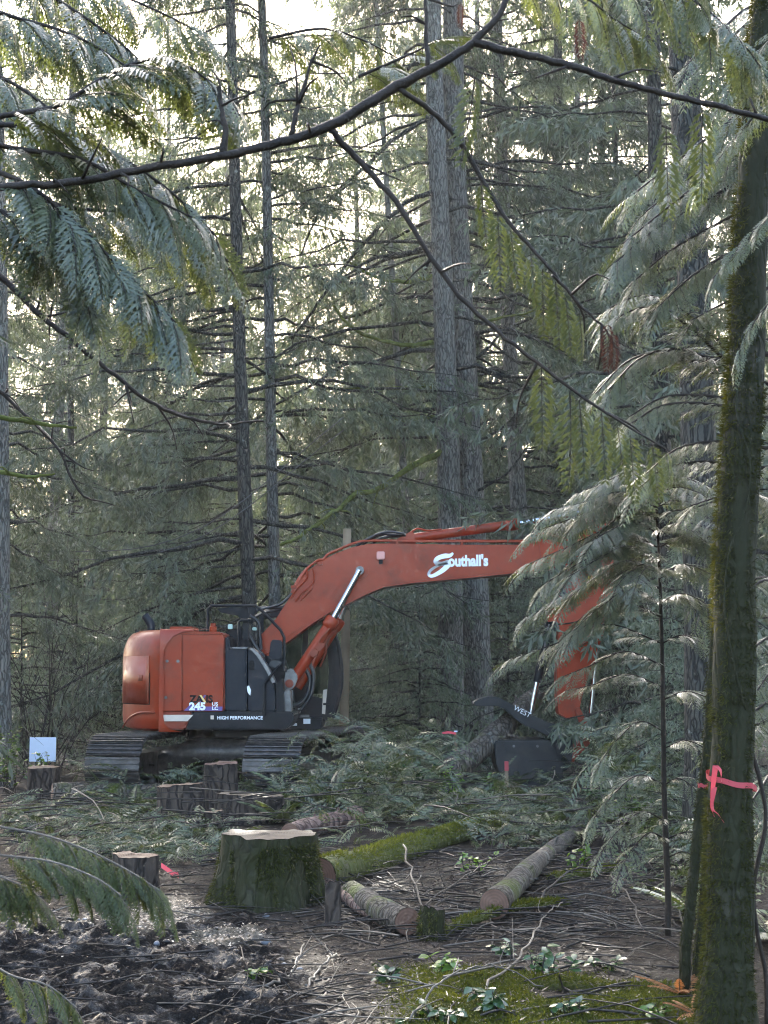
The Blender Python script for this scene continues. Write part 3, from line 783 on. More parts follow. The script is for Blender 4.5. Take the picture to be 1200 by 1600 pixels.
# raised panel with a shadow groove on the counterweight
def curved_panel(name, a0, a1, z0, z1, off, mat, thick=0.012):
    rr = 1.68 + off; mb = MB(); cx, cy = -2.25, 23.42
    A = np.linspace(a0, a1, 12); V = []
    for rad in (rr, rr - thick - off):
        for z in (z0, z1):
            V += [(cx + rad * math.cos(a), cy + rad * math.sin(a), z) for a in A]
    k = len(A); q = []
    for j in range(k - 1):
        q += [(j, j + 1, k + j + 1, k + j), (k + j, k + j + 1, 3 * k + j + 1, 3 * k + j), (2 * k + j, 2 * k + j + 1, j + 1, j)]
    q += [(0, k, 3 * k, 2 * k), (k - 1, 2 * k - 1, 4 * k - 1, 3 * k - 1)]
    mb.add(V, q); return mb.build(name, M[mat], cw, False)
za, zc = P(225, 1025, 22.5).z, P(225, 1099, 22.5).z
curved_panel('panel_groove', R(180 + 14), R(180 + 49), zc - .012, za + .012, 0.004, 'decalblack')
curved_panel('cover_panel', R(180 + 14.6), R(180 + 48.4), zc, za, 0.014, 'orange')
curved_panel('emblem', R(180 + 40), R(180 + 43.5), P(233, 1064, 22.2).z, P(233, 1055, 22.2).z, 0.018, 'orange_dull')
# lower arch line of the counterweight
mb = MB(); pts = []
for i in range(14):
    t = i / 13; a = R(180 + 20 + 33 * t); z = P(230, 1138 - 26 * math.sin(min(1, t * 1.25) * math.pi / 2), 22.5).z
    pts.append((-2.25 + 1.70 * math.cos(a), 23.42 + 1.70 * math.sin(a), z))
tube(mb, pts, 0.014, 6); mb.build('moulding', M['orange'], cw, True)
# hood core and doors
hood = prism('engine_hood', [(251, 1112), (251, 992), (256, 987), (345, 987), (351, 992), (351, 1112)], YN + 0.03, 24.83, 'orange', bev=0.05, seg=3)
d1 = prism('side_door', [(252.5, 1111), (252.5, 995), (254, 992), (284, 992), (284, 1111)], YN - 0.012, YN + 0.06, 'orange', bev=0.008)
d2 = prism('side_door', [(286, 1111), (286, 992), (347, 992), (350, 995), (348.5, 1111)], YN - 0.012, YN + 0.06, 'orange', bev=0.008)
for x, y in ((261, 1033), (278, 1033), (259, 1090)):
    pin('bolt', x, y, YN - 0.022, YN, 0.022, 'steel', d1, 10)
prism('hood_cap', [(252, 994), (254, 988), (262, 986), (345, 987), (350, 993)], YN + 0.0, 24.8, 'orange', bev=0.02)
# things on the hood
prism('intake_box', [(265, 988), (265, 979), (301, 979), (303, 988)], 22.6, 23.3, 'orange', bev=0.01)
ep = [P(236, 992, 23.2), P(236, 978, 23.2), P(233, 971, 23.2), P(226, 961, 23.2)]
mb = MB(); tube(mb, smooth_path(ep, 12), np.concatenate([np.full(8, .062), np.full(4, .058)]), 16); mb.build('exhaust_pipe', M['navy'], ex, True)
pin_ = P(333, 992, 22.7)
rod('filler_canister', [pin_, pin_ + Vector((0, 0, .12)), pin_ + Vector((0, 0, .13)), pin_ + Vector((0, 0, .17))], [.055, .055, .04, .04], 'orange', ex, 14)
prism('beacon', [(210, 990), (211, 984), (216, 983), (218, 990)], 22.9, 23.0, 'black', bev=0.01)
# side skirt
sk = prism('side_skirt', [(301, 1112), (456, 1112), (460, 1118), (458, 1128), (448, 1140), (290, 1140)], YN - 0.02, 24.6, 'black', bev=0.02)
prism('skirt_end', [(251, 1112), (300, 1112), (289, 1140), (251, 1140)], YN - 0.012, 24.6, 'orange_dull', bev=0.02)
prism('stripe', [(253, 1117), (302, 1117), (293, 1127), (253, 1127)], YN - 0.026, YN - 0.016, 'silver', bev=0)
text('lettering', 'HIGH PERFORMANCE', 339, 1124, YN - 0.028, 7.2, 'white', sk, bold=0.025, sx=1.02)
prism('badge', [(329, 1118), (334, 1118), (334, 1124), (329, 1124)], YN - 0.03, YN - 0.02, 'silver', sk, bev=0)
# decals on the wide door
prism('decal', [(287, 1110.5), (297, 1101), (316, 1104), (347.5, 1104), (347.5, 1110.5)], YN - 0.016, YN - 0.010, 'purple', d2, bev=0)
text('lettering', 'ZA', 296.5, 1097.5, YN - 0.019, 15.5, 'decalblack', d2, bold=0.035, sx=0.98)
text('lettering', 'IS', 321.5, 1097.5, YN - 0.019, 15.5, 'decalblack', d2, bold=0.035, sx=0.98)
prism('lettering', [(311.5, 1086), (314.5, 1086), (322.5, 1097.5), (319, 1097.5)], YN - 0.022, YN - 0.017, 'yellow', d2, bev=0)
prism('lettering', [(319, 1086), (322, 1086), (314, 1097.5), (311, 1097.5)], YN - 0.020, YN - 0.015, 'purple', d2, bev=0)
text('lettering', '245', 295.5, 1109, YN - 0.021, 15.5, 'white', d2, bold=0.05, sx=1.1)
text('lettering', 'US', 331, 1102.5, YN - 0.021, 7.4, 'white', d2, bold=0.03, sx=1.1)
text('lettering', 'LC', 331, 1109.2, YN - 0.021, 7.4, 'white', d2, bold=0.03, sx=1.1)
# dark front boxes (tank and tool locker)
tk = prism('fuel_tank', [(352, 1112), (352, 994), (357, 994), (360, 1013), (386, 1013), (386, 1112)], YN + 0.01, 23.0, 'navy', bev=0.02)
prism('panel', [(353.5, 1110), (353.5, 1029), (384, 1029), (384, 1110)], YN - 0.006, YN + 0.03, 'navy', tk, bev=0.008)
prism('step_plate', [(361, 1013), (364, 1011), (387, 1011), (386, 1014)], YN, 22.5, 'steel', tk, bev=0)
lk = prism('tool_locker', [(387.5, 1112), (387.5, 1014), (393, 1014), (402, 1023), (416, 1045), (426, 1066), (430, 1084), (430, 1112)], YN + 0.015, 23.0, 'navy', bev=0.02)
prism('sloped_edge', [(387.5, 1014), (394, 1012), (404, 1020), (419, 1043), (430, 1066), (425, 1068), (415, 1047), (401, 1025), (393, 1016)], YN - 0.01, 22.4, 'steel', lk, bev=0.006)
prism('latch', [(389, 1047), (389, 1034), (392, 1032), (396, 1032), (397, 1035), (397, 1047)], YN - 0.012, YN + 0.03, 'decalblack', lk, bev=0.005)
prism('sticker', [(385.5, 1073), (389, 1071), (392, 1078), (391, 1087), (387, 1082)], YN + 0.004, YN + 0.02, 'white', lk, bev=0)
rodpx('hand_grip', [(414, 1118), (414, 1068), (418, 1062), (436, 1040)], YN - 0.05, 0.018, 'black', lk, 8)
prism('front_post', [(431, 1112), (431, 1068), (441, 1060), (445, 1112)], YN + 0.1, 22.6, 'black', bev=0.01)
prism('front_step', [(442, 1120), (444, 1080), (453, 1078), (456, 1120)], YN + 0.2, 22.7, 'steel', bev=0.01)
# handrail and mirror
rodpx('handrail', [(325, 994), (325, 952), (330, 946.5), (400, 946.5), (412, 957), (438, 984), (444, 996), (444, 1048)], 22.35, 0.022, 'black', ex, 10)
rodpx('handrail', [(373, 1012), (373, 972), (377, 969), (392, 969)], 22.4, 0.02, 'black', ex, 8)
prism('rail_post', [(379, 1000), (379, 948), (387, 948), (389, 1000)], 22.5, 22.6, 'black', bev=0.01)
prism('mirror', [(420, 1026), (423, 1001), (426, 999), (441, 1001), (440, 1030), (424, 1032)], 22.3, 22.42, 'navy', bev=0.025)
prism('mirror_clamp', [(419, 1040), (424, 1031), (438, 1032), (440, 1037), (430, 1044)], 22.33, 22.42, 'rubber', bev=0.01)
prism('work_light', [(356, 983), (356, 975), (363, 975), (363, 983)], 22.9, 23.0, 'greenlens', bev=0.008)
prism('work_light', [(394, 985), (394, 980), (401, 980), (401, 985)], 22.9, 23.0, 'greenlens', bev=0.008)
prism('roof_rack', [(338, 951), (358, 949), (400, 949), (395, 975), (382, 973), (371, 962), (345, 957)], 23.0, 23.1, 'black', bev=0.01)
prism('valve_block', [(352, 998), (353, 985), (378, 982), (380, 996), (400, 1000), (405, 1015), (360, 1012)], 23.0, 23.6, 'black', bev=0.02)
for i, px in enumerate([[(384, 962), (386, 985), (398, 1008), (412, 1026)], [(390, 962), (403, 972), (406, 990), (408, 1015)]]):
    rodpx('hose', px, 22.75 + i * .1, 0.032 - .008 * i, 'rubber', ex, 8, 14)
# cab on the far side
cabx = dict(parent=ex)
cabp = thing('cab', '', '', (0, 0, 0)); [cabp.__delitem__(k) for k in ('label', 'category')]
cabp.parent = ex; cabp.location = (0, 0, 0)
c0, c1 = 23.95, 24.9
prism('cab_floor', [(432, 1122), (505, 1122), (500, 1141), (432, 1141)], 23.55, c1, 'black', cabp, bev=0.02)
prism('cab_roof', [(404, 955), (410, 949), (498, 949), (512, 962), (508, 966), (404, 964)], c0, c1, 'black', cabp, bev=0.02)
for Yq in (c0, c1 - .08):
    prism('cab_pillar', [(404, 1130), (404, 960), (412, 960), (412, 1130)], Yq, Yq + .08, 'black', cabp, bev=0.015)
    prism('cab_pillar', [(468, 1130), (474, 962), (482, 962), (478, 1130)], Yq, Yq + .08, 'black', cabp, bev=0.015)
    prism('cab_pillar', [(500, 962), (510, 962), (519, 1000), (524, 1050), (521, 1090), (510, 1126), (500, 1126), (511, 1088), (514, 1050), (510, 1002)], Yq, Yq + .08, 'black', cabp, bev=0.015)
    prism('door_panel', [(412, 1128), (412, 1065), (470, 1065), (470, 1085), (509, 1092), (502, 1128)], Yq + .02, Yq + .05, 'black', cabp, bev=0.01)
    prism('side_window', [(413, 1064), (413, 966), (473, 966), (469, 1064)], Yq + .03, Yq + .036, 'glass', cabp, bev=0)
    prism('side_window', [(483, 966), (500, 966), (509, 1003), (513, 1050), (510, 1084), (480, 1084)], Yq + .03, Yq + .036, 'glass', cabp, bev=0)
prism('seat', [(428, 1100), (424, 1030), (432, 1026), (438, 1075), (462, 1078), (464, 1100)], 24.2, 24.7, 'rubber', cabp, bev=0.04)
prism('lever_console', [(462, 1105), (462, 1068), (474, 1064), (478, 1105)], 24.1, 24.75, 'rubber', cabp, bev=0.03)
prism('sticker', [(457, 1107), (470, 1107), (470, 1113), (457, 1113)], c0 + .005, c0 + .018, 'white', cabp, bev=0)
prism('sticker', [(474, 1123), (485, 1123), (485, 1131), (474, 1131)], 23.54, 23.556, 'white', cabp, bev=0)
prism('sticker', [(457, 1130), (464, 1130), (464, 1134), (457, 1134)], 23.54, 23.556, 'white', cabp, bev=0)
prism('step_rail', [(452, 1117), (483, 1117), (483, 1121), (452, 1121)], 23.5, 23.56, 'steel', cabp, bev=0.004)
prism('reflector', [(503, 1115), (505, 1078), (511, 1077), (508, 1116)], c0 - .03, c0 - .01, 'silver', cabp, bev=0)
# front guard: curved cage of bars
def guard_x(y):  # front curve in photo pixels
    t = (y - 985) / 140.0
    return 520 + 13.5 * math.sin(min(max(t, 0), 1)**0.8 * math.pi * 0.85) - 6 * max(0, t - 0.62) * 3
gy = np.linspace(984, 1121, 16)
for Yq in (c0 - .06, c1 + .02):
    rod('guard_frame', [P(guard_x(y), y, Yq) for y in gy], 0.034, 'black', cabp, 8)
for k in range(12):
    Yq = c0 - .03 + (c1 - c0 + .02) * (k + .5) / 12
    rod('guard_bar', [P(guard_x(y) - .5, y, Yq) for y in gy], 0.017, 'black', cabp, 6)
for y in np.linspace(984, 1121, 7):
    rod('guard_crossbar', [P(guard_x(y), y, c0 - .06), Vector((P(guard_x(y), y, c0 - .06).x, c1 + .02, P(guard_x(y), y, c0 - .06).z))], 0.013, 'black', cabp, 6)
for y0, y1 in ((1000, 1000), (1100, 1100)):
    rod('guard_bracket', [P(505, y0, c0 - .05), P(guard_x(y1), y1, c0 - .05)], 0.02, 'black', cabp, 6)
prism('guard_side', [(guard_x(y) - 3, y) for y in gy] + [(guard_x(y) - 11, y) for y in gy[::-1]], c0 - .075, c0 - .05, 'black', cabp, bev=0.004)
# windscreen side strip seen through the cage
prism('windscreen_pillar', [(512, 1000), (516, 1000), (521, 1050), (516, 1105), (509, 1117), (505, 1117), (512, 1100), (516, 1050)], c0 - .02, c0 + .02, 'black', cabp, bev=0.005)
# boom
BN, BF = 23.05, 23.55
boom_top = [(407, 993), (431, 967), (455, 930), (470, 904), (484, 890), (494, 882), (508, 873), (524, 865), (550, 855), (574, 850), (600, 849), (660, 850), (720, 851), (815, 851), (826, 849), (842, 842), (862, 844), (882, 850), (896, 860), (899, 872)]
boom_bot = [(893, 880), (880, 885), (845, 892), (842, 889), (750, 899), (650, 908), (600, 915), (574, 925), (546, 939), (520, 951), (490, 970), (448, 1001), (418, 1026), (409, 1020)]
bm_ = prism('boom', boom_top + boom_bot, BN, BF, 'orange', bev=0.012)
prism('nose_plate', [(842, 848), (882, 853), (897, 864), (896, 876), (880, 883), (847, 888)], BN - .025, BN + .01, 'orange', bm_, bev=0.008)
prism('weld_plate', [(440, 968), (452, 953), (476, 976), (452, 992), (420, 1018), (412, 1014), (410, 995)], BN - .018, BN + .01, 'orange', bm_, bev=0.006)
prism('flange', [(409, 1021), (448, 1001), (490, 970), (520, 951), (546, 939), (574, 925), (600, 915), (650, 908), (750, 899), (842, 889), (842, 891.5), (750, 901.5), (650, 910.5), (600, 917.5), (574, 928), (546, 942), (520, 954), (490, 973), (448, 1004), (410, 1024)], BN - .03, BF + .03, 'orange', bm_, bev=0.004)
pin('pin_boss', 562, 891, BN - .02, BF + .02, 0.135, 'orange', bm_, 28)
pin('pin_boss', 562, 891, BN - .16, BF + .16, 0.062, 'steel', bm_, 20)
pin('pin_boss', 893, 870, BN - .06, BF + .06, 0.07, 'steel', bm_, 18)
prism('boom_lamp', [(588.5, 874), (588.5, 861.5), (601, 861.5), (601, 874)], BN - .10, BN + .01, 'lampglass', bm_, bev=0.012)
prism('lamp_bracket', [(592, 881), (592, 873), (598, 873), (598, 881)], BN - .05, BN + .01, 'black', bm_, bev=0.006)
# oil pipes along the back of the boom
for i, Yq in enumerate((BN + .02, BN + .12, BN + .22)):
    o = 3.0 - i * .4
    px = [(456, 930), (468, 905), (480, 889), (494, 878), (503, 877), (512, 869), (532, 860), (552, 852), (576, 848 - .6 * i), (650, 849 - i), (720, 849 - i), (815, 849 - i), (826, 846 - i), (842, 838 - i), (858, 838 - i), (888, 847 - i)]
    rodpx('oil_pipe', [(x + (3 - i * 3 if x < 510 else 0), y - o + (2 * i if x < 510 else 0)) for x, y in px], Yq, 0.017, 'orange', bm_, 7, 60)
for i, px in enumerate([[(455, 935), (462, 922), (470, 914), (480, 902), (479, 890)], [(461, 940), (473, 925), (484, 918), (491, 905), (489, 888)], [(470, 938), (486, 920)]]):
    rodpx('oil_pipe', px, BN - .03, 0.014, 'orange', bm_, 7, 14)
for x, y in ((484, 919), (458, 917), (500, 880)):
    prism('pipe_clamp', [(x - 4, y - 2), (x + 3, y - 3), (x + 4, y + 2), (x - 3, y + 3)], BN - .05, BN + .01, 'orange', bm_, bev=0.004)
for x in (620, 722, 815): prism('pipe_clamp', [(x - 2, 851), (x - 2, 846), (x + 2, 846), (x + 2, 851)], BN, BN + .28, 'orange', bm_, bev=0.004)
# hoses
for i, px in enumerate([[(392, 966), (400, 955), (416, 950), (436, 945), (449, 935), (456, 927)], [(384, 958), (410, 949), (434, 950), (452, 942), (462, 930)], [(392, 970), (412, 958), (440, 952), (455, 944), (466, 936)], [(398, 964), (420, 953), (440, 950), (452, 946)],
                        [(556, 853), (575, 842), (592, 834), (610, 831), (632, 834)], [(566, 851), (585, 839), (600, 835), (618, 836), (634, 836)], [(580, 850), (596, 841), (615, 838), (636, 838)]]):
    rodpx('hose', px, BN + .05 + .07 * (i % 4), 0.021, 'rubber', ex, 8, 18)
# arm cylinder
ya = 23.3
prism('cylinder_bracket', [(604, 850), (628, 838), (642, 830), (647, 832), (650, 850)], ya - .12, ya + .12, 'orange', bm_, bev=0.01)
ac = rodpx('arm_cylinder', [(644, 841), (805, 819)], ya, 0.072, 'orange', ex, 20)
rodpx('collar', [(789, 821.2), (793, 820.7), (808, 818.6), (812, 818)], ya, [.075, .095, .095, .075], 'orange', ac, 20)
rodpx('rod', [(808, 818.6), (930, 797)], ya, 0.042, 'chrome', ac, 16)
rodpx('oil_pipe', [(640, 833), (652, 826), (668, 829), (690, 827)], ya - .08, 0.015, 'orange', ac, 7, 12)
# boom cylinders
for nm, Yq, dx, dy in (('near', BN - .13, 0, 0), ('far', BF + .15, 12, 2)):
    bc = rodpx('boom_cylinder', [(452 + dx, 1072 + dy), (520 + dx * .8, 968 + dy)], Yq, 0.082, 'orange', ex, 20)
    rodpx('collar', [(511 + dx * .8, 981 + dy), (513 + dx * .8, 978.5 + dy), (520 + dx * .8, 968 + dy), (522 + dx * .8, 965 + dy)], Yq, [.085, .105, .105, .08], 'orange', bc, 20)
    rodpx('rod', [(519 + dx * .8, 969 + dy), (562 + dx * .1, 891)], Yq, 0.048, 'chrome', bc, 16)
    rodpx('feed_pipe', [(488 + dx, 1040 + dy), (497 + dx, 1018 + dy), (500 + dx, 1000 + dy), (515 + dx, 982 + dy)], Yq - .09, 0.015, 'orange_dull', bc, 7, 14)
for x0, y0 in ((482, 1022), (492, 1012)):
    prism('pipe_clamp', [(x0, y0), (x0 + 7, y0 - 8), (x0 + 17, y0 - 6), (x0 + 8, y0 + 6)], BN - .26, BN - .2, 'orange_dull', ex, bev=0.005)
prism('cylinder_foot', [(443, 1072), (446, 1048), (456, 1043), (466, 1058), (460, 1074), (448, 1080)], BN - .3, BN + .1, 'steel', bev=0.02)
pin('pin_boss', 452, 1068, BN - .33, BN + .15, .06, 'orange_dull', ex)
prism('boom_foot', [(404, 1040), (404, 1000), (430, 990), (450, 1050), (462, 1112), (400, 1112)], BN + .02, BF + .1, 'black', bev=0.03)
for px in ([(474, 1040), (484, 1060), (480, 1085), (470, 1098), (455, 1104)], [(484, 1036), (490, 1055), (486, 1085), (470, 1110)]):
    rodpx('hose', px, BN - .1, 0.03, 'rubber', ex, 8, 14)
prism('swivel_bracket', [(445, 1078), (458, 1078), (457, 1110), (446, 1110)], BN - .25, BN - .2, 'steel', bev=0.01)
# arm
AN, AF = 23.08, 23.50
arm = prism('arm', [(922, 800), (934, 790), (948, 794), (957, 830), (960, 880), (957, 935), (945, 985), (930, 1025), (912, 1080), (903, 1118), (888, 1124), (873, 1116), (870, 1075), (872, 1010), (876, 945), (880, 905), (884, 876), (896, 858), (908, 840)], AN, AF, 'orange', bev=0.015)
prism('stiffener', [(877, 932), (926, 928), (926, 934), (877, 938)], AN - .03, AN + .01, 'orange', arm, bev=0.006)
prism('cylinder_lug', [(876, 945), (862, 950), (854, 962), (857, 972), (866, 970), (878, 976)], AN + .05, AF - .05, 'orange', arm, bev=0.01)
tc_ = rodpx('thumb_cylinder', [(861, 966), (839, 1066)], 23.29, 0.062, 'black', ex, 16)
rodpx('rod', [(839, 1064), (829, 1116)], 23.29, 0.036, 'chrome', tc_, 14)
rodpx('feed_pipe', [(858, 975), (853, 1000), (848, 1030)], 23.2, 0.014, 'steel', tc_, 6)
bcy = rodpx('bucket_cylinder', [(948, 880), (932, 1010)], 23.29, 0.062, 'black', ex, 16)
rodpx('rod', [(933, 1005), (920, 1150)], 23.29, 0.034, 'chrome', bcy, 14)
rodpx('hose', [(884, 895), (872, 900), (868, 915), (874, 928), (890, 932), (905, 932)], AN - .06, 0.026, 'rubber', ex, 8, 18)
rodpx('hose', [(886, 893), (877, 900), (874, 914), (882, 927), (898, 932)], AN - .02, 0.024, 'rubber', ex, 8, 18)
prism('side_link', [(898, 1108), (905, 1104), (926, 1146), (926, 1156), (918, 1158), (912, 1150)], AN - .1, AN - .04, 'orange_dull', bev=0.01)
prism('bucket_link', [(914, 1148), (926, 1150), (926, 1158), (905, 1180), (895, 1192), (886, 1186), (898, 1170)], AN - .04, AF + .04, 'orange_dull', bev=0.015)
pin('pin_boss', 920, 1152, AN - .15, AF + .15, .055, 'orange_dull', ex)
# thumb
th = prism('thumb', [(739, 1099), (744, 1095), (752, 1091.5), (766, 1088), (780, 1090), (790, 1095), (801, 1101), (815, 1109), (829, 1117), (848, 1125), (867, 1132), (881, 1139), (889, 1150), (884, 1164), (872, 1160), (864, 1154), (843, 1143), (820, 1133), (806, 1124), (798, 1116), (790, 1108), (778, 1103), (760, 1103.5), (743, 1103.5)], 22.98, 23.6, 'darksteel', bev=0.012)
pin('pivot', 875, 1147, 22.94, 23.64, .085, 'steel', th, 24)
text('lettering', 'WEST', 801.5, 1108.5, 22.974, 11, 'white', th, rot=R(-27), bold=-0.006, sx=1.0)
# bucket
bk = prism('bucket', [(772, 1160), (778, 1156.5), (850, 1156), (862, 1158), (868, 1172), (872, 1186), (880, 1198), (880, 1222), (862, 1240), (812, 1243), (788, 1226), (776, 1196)], 22.78, 23.85, 'darksteel', bev=0.02)
prism('side_plate', [(786, 1159), (860, 1159), (867, 1174), (790, 1175)], 22.76, 22.79, 'darksteel', bk, bev=0.006)
prism('bucket_ear', [(866, 1160), (872, 1136), (884, 1133), (892, 1145), (896, 1170), (893, 1192), (884, 1206), (870, 1204), (868, 1180)], 22.96, 23.62, 'darksteel', bk, bev=0.02)
for x in (803, 840): pin('bolt', x, 1166, 22.75, 22.78, .02, 'steel', bk, 8)
# lettering on the boom: a swashed capital, then heavy letters
sw = smooth_path([P(x, y, BN - .008) for x, y in [(708, 864), (703, 868), (693, 869), (683, 873), (681, 879), (690, 881), (700, 878.5), (701, 882), (693, 890), (684, 896), (675, 900), (670, 898), (673, 891), (684, 884), (697, 880)]], 60)
mb = MB()
w = np.interp(np.linspace(0, 1, 60), [0, .12, .35, .55, .75, .9, 1], [.016, .036, .03, .038, .022, .02, .01])
V = []; dlt = unit(np.gradient(sw, axis=0))
nrm = np.stack([-dlt[:, 2], np.zeros(60), dlt[:, 0]], -1)
for s_ in (1, -1):
    for yy in (0, .005): V.append(sw + nrm * (w * s_)[:, None] + np.array([0, yy, 0]))
V = np.concatenate(V); q = []
for i in range(59): q += [(i, i + 1, 120 + i + 1, 120 + i), (i, i + 1, 60 + i + 1, 60 + i), (120 + i, 120 + i + 1, 180 + i + 1, 180 + i)]
mb.add(V, q); mb.build('lettering', M['white'], bm_)
text('lettering', "outhall's", 700.5, 884.5, BN - .007, 23.5, 'white', bm_, bold=0.045, sx=0.80, rot=R(1.0))
# a thin branch hangs over the boom in the photograph: built with the foreground twigs
# undercarriage
TH = R(11.5)
uvec = Vector((math.sin(TH), math.cos(TH), 0)); vvec = Vector((math.cos(TH), -math.sin(TH), 0))
bm2 = bmesh.new(); bmesh.ops.create_cone(bm2, cap_ends=True, segments=36, radius1=.72, radius2=.66, depth=.34)
bmesh.ops.translate(bm2, verts=bm2.verts, vec=(-2.25, 23.42, .86)); bm_obj('swing_bearing', bm2, 'black', ex)
prism('lower_pan', [(330, 1140), (430, 1140), (425, 1152), (335, 1152)], 22.5, 24.4, 'black', bev=0.02)
TC = Vector((-2.22, 23.42, 0))
LT, HT, WT, PIT = 3.5, 0.46, 0.80, 0.19   # wheel spacing, half height, shoe width, pitch
Rw = 0.40
def belt(s):
    per = 2 * LT + 2 * math.pi * Rw
    s = s % per
    if s < LT: return (s - LT / 2, Rw, 0.0)
    s -= LT
    if s < math.pi * Rw: a = s / Rw; return (LT / 2 + Rw * math.sin(a), Rw * math.cos(a), a)
    s -= math.pi * Rw
    if s < LT: return (LT / 2 - s, -Rw, math.pi)
    s -= LT; a = s / Rw; return (-LT / 2 - Rw * math.sin(a), -Rw * math.cos(a), math.pi + a)
# shoe: plate with three grouser bars, local x along the belt, z outward, y across
bm3 = bmesh.new()
def addbox(bm, cx, cy, cz, sx, sy, sz):
    r = bmesh.ops.create_cube(bm, size=1)
    for v in r['verts']: v.co = Vector((cx + v.co.x * sx, cy + v.co.y * sy, cz + v.co.z * sz))
addbox(bm3, 0, 0, 0.012, PIT * .93, WT, .024)
for gx in (-.065, 0, .065): addbox(bm3, gx, 0, .036, .018, WT * .985, .026)
addbox(bm3, 0, .1, -.035, PIT * .9, .05, .07); addbox(bm3, 0, -.1, -.035, PIT * .9, .05, .07)
shoe_me = bpy.data.meshes.new('track_shoe'); bm3.to_mesh(shoe_me); bm3.free(); shoe_me.materials.append(M['track'])
per = 2 * LT + 2 * math.pi * Rw; NS = int(round(per / PIT))
for sgn in (-1, 1):
    cc = TC + vvec * (1.14 * sgn)
    tr = bpy.data.objects.new('track', None); COL.objects.link(tr); tr.parent = ex
    tr.location = cc + Vector((0, 0, HT)) - EX
    # local axes: x = along uvec, y = across
    tr.rotation_euler = (0, 0, math.atan2(uvec.y, uvec.x))
    for k in range(NS):
        x, z, a = belt(k * per / NS)
        o = link('track_shoe', shoe_me, tr); o.location = (x, 0, z); o.rotation_euler = (0, a, 0)
    def loc_obj(name, mb, mat):
        return link(name, mb.mesh(name, M[mat], (0, 0, 0), False), tr)
    mb = MB()
    V = []
    for yy in (-.2, .2):
        for x, z in [(-LT / 2 + .1, -.2), (LT / 2 - .1, -.2), (LT / 2 + .05, 0), (LT / 2 - .1, .17), (-LT / 2 + .1, .17), (-LT / 2 - .05, 0)]: V.append((x, yy, z))
    mb.add(V, [(i, (i + 1) % 6, 6 + (i + 1) % 6, 6 + i) for i in range(6)] + [(0, 1, 2, 3), (0, 3, 4, 5), (6, 7, 8, 9), (6, 9, 10, 11)])
    loc_obj('track_frame', mb, 'track')
    for ii, x in enumerate((-LT / 2, LT / 2)):
        mb = MB(); tube(mb, [(x, -.16, 0), (x, -.14, 0), (x, .14, 0), (x, .16, 0)], [.30, .36, .36, .30], 28)
        tube(mb, [(x, -.22, 0), (x, .22, 0)], .11, 16); loc_obj(('idler_wheel', 'drive_sprocket')[ii], mb, 'track')
    for x in np.linspace(-LT / 2 + .45, LT / 2 - .45, 7):
        mb = MB(); tube(mb, [(x, -.18, -.27), (x, .18, -.27)], .1, 16); loc_obj('roller', mb, 'track')
for dy in (-.7, .7):
    a = TC + uvec * dy
    mb = MB(); tube(mb, [a - vvec * 1.0 + Vector((0, 0, .42)), a - vvec * .4 + Vector((0, 0, .62)), a + vvec * .4 + Vector((0, 0, .62)), a + vvec * 1.0 + Vector((0, 0, .42))], .2, 10)
    mb.build('axle_beam', M['track'], ex, True)
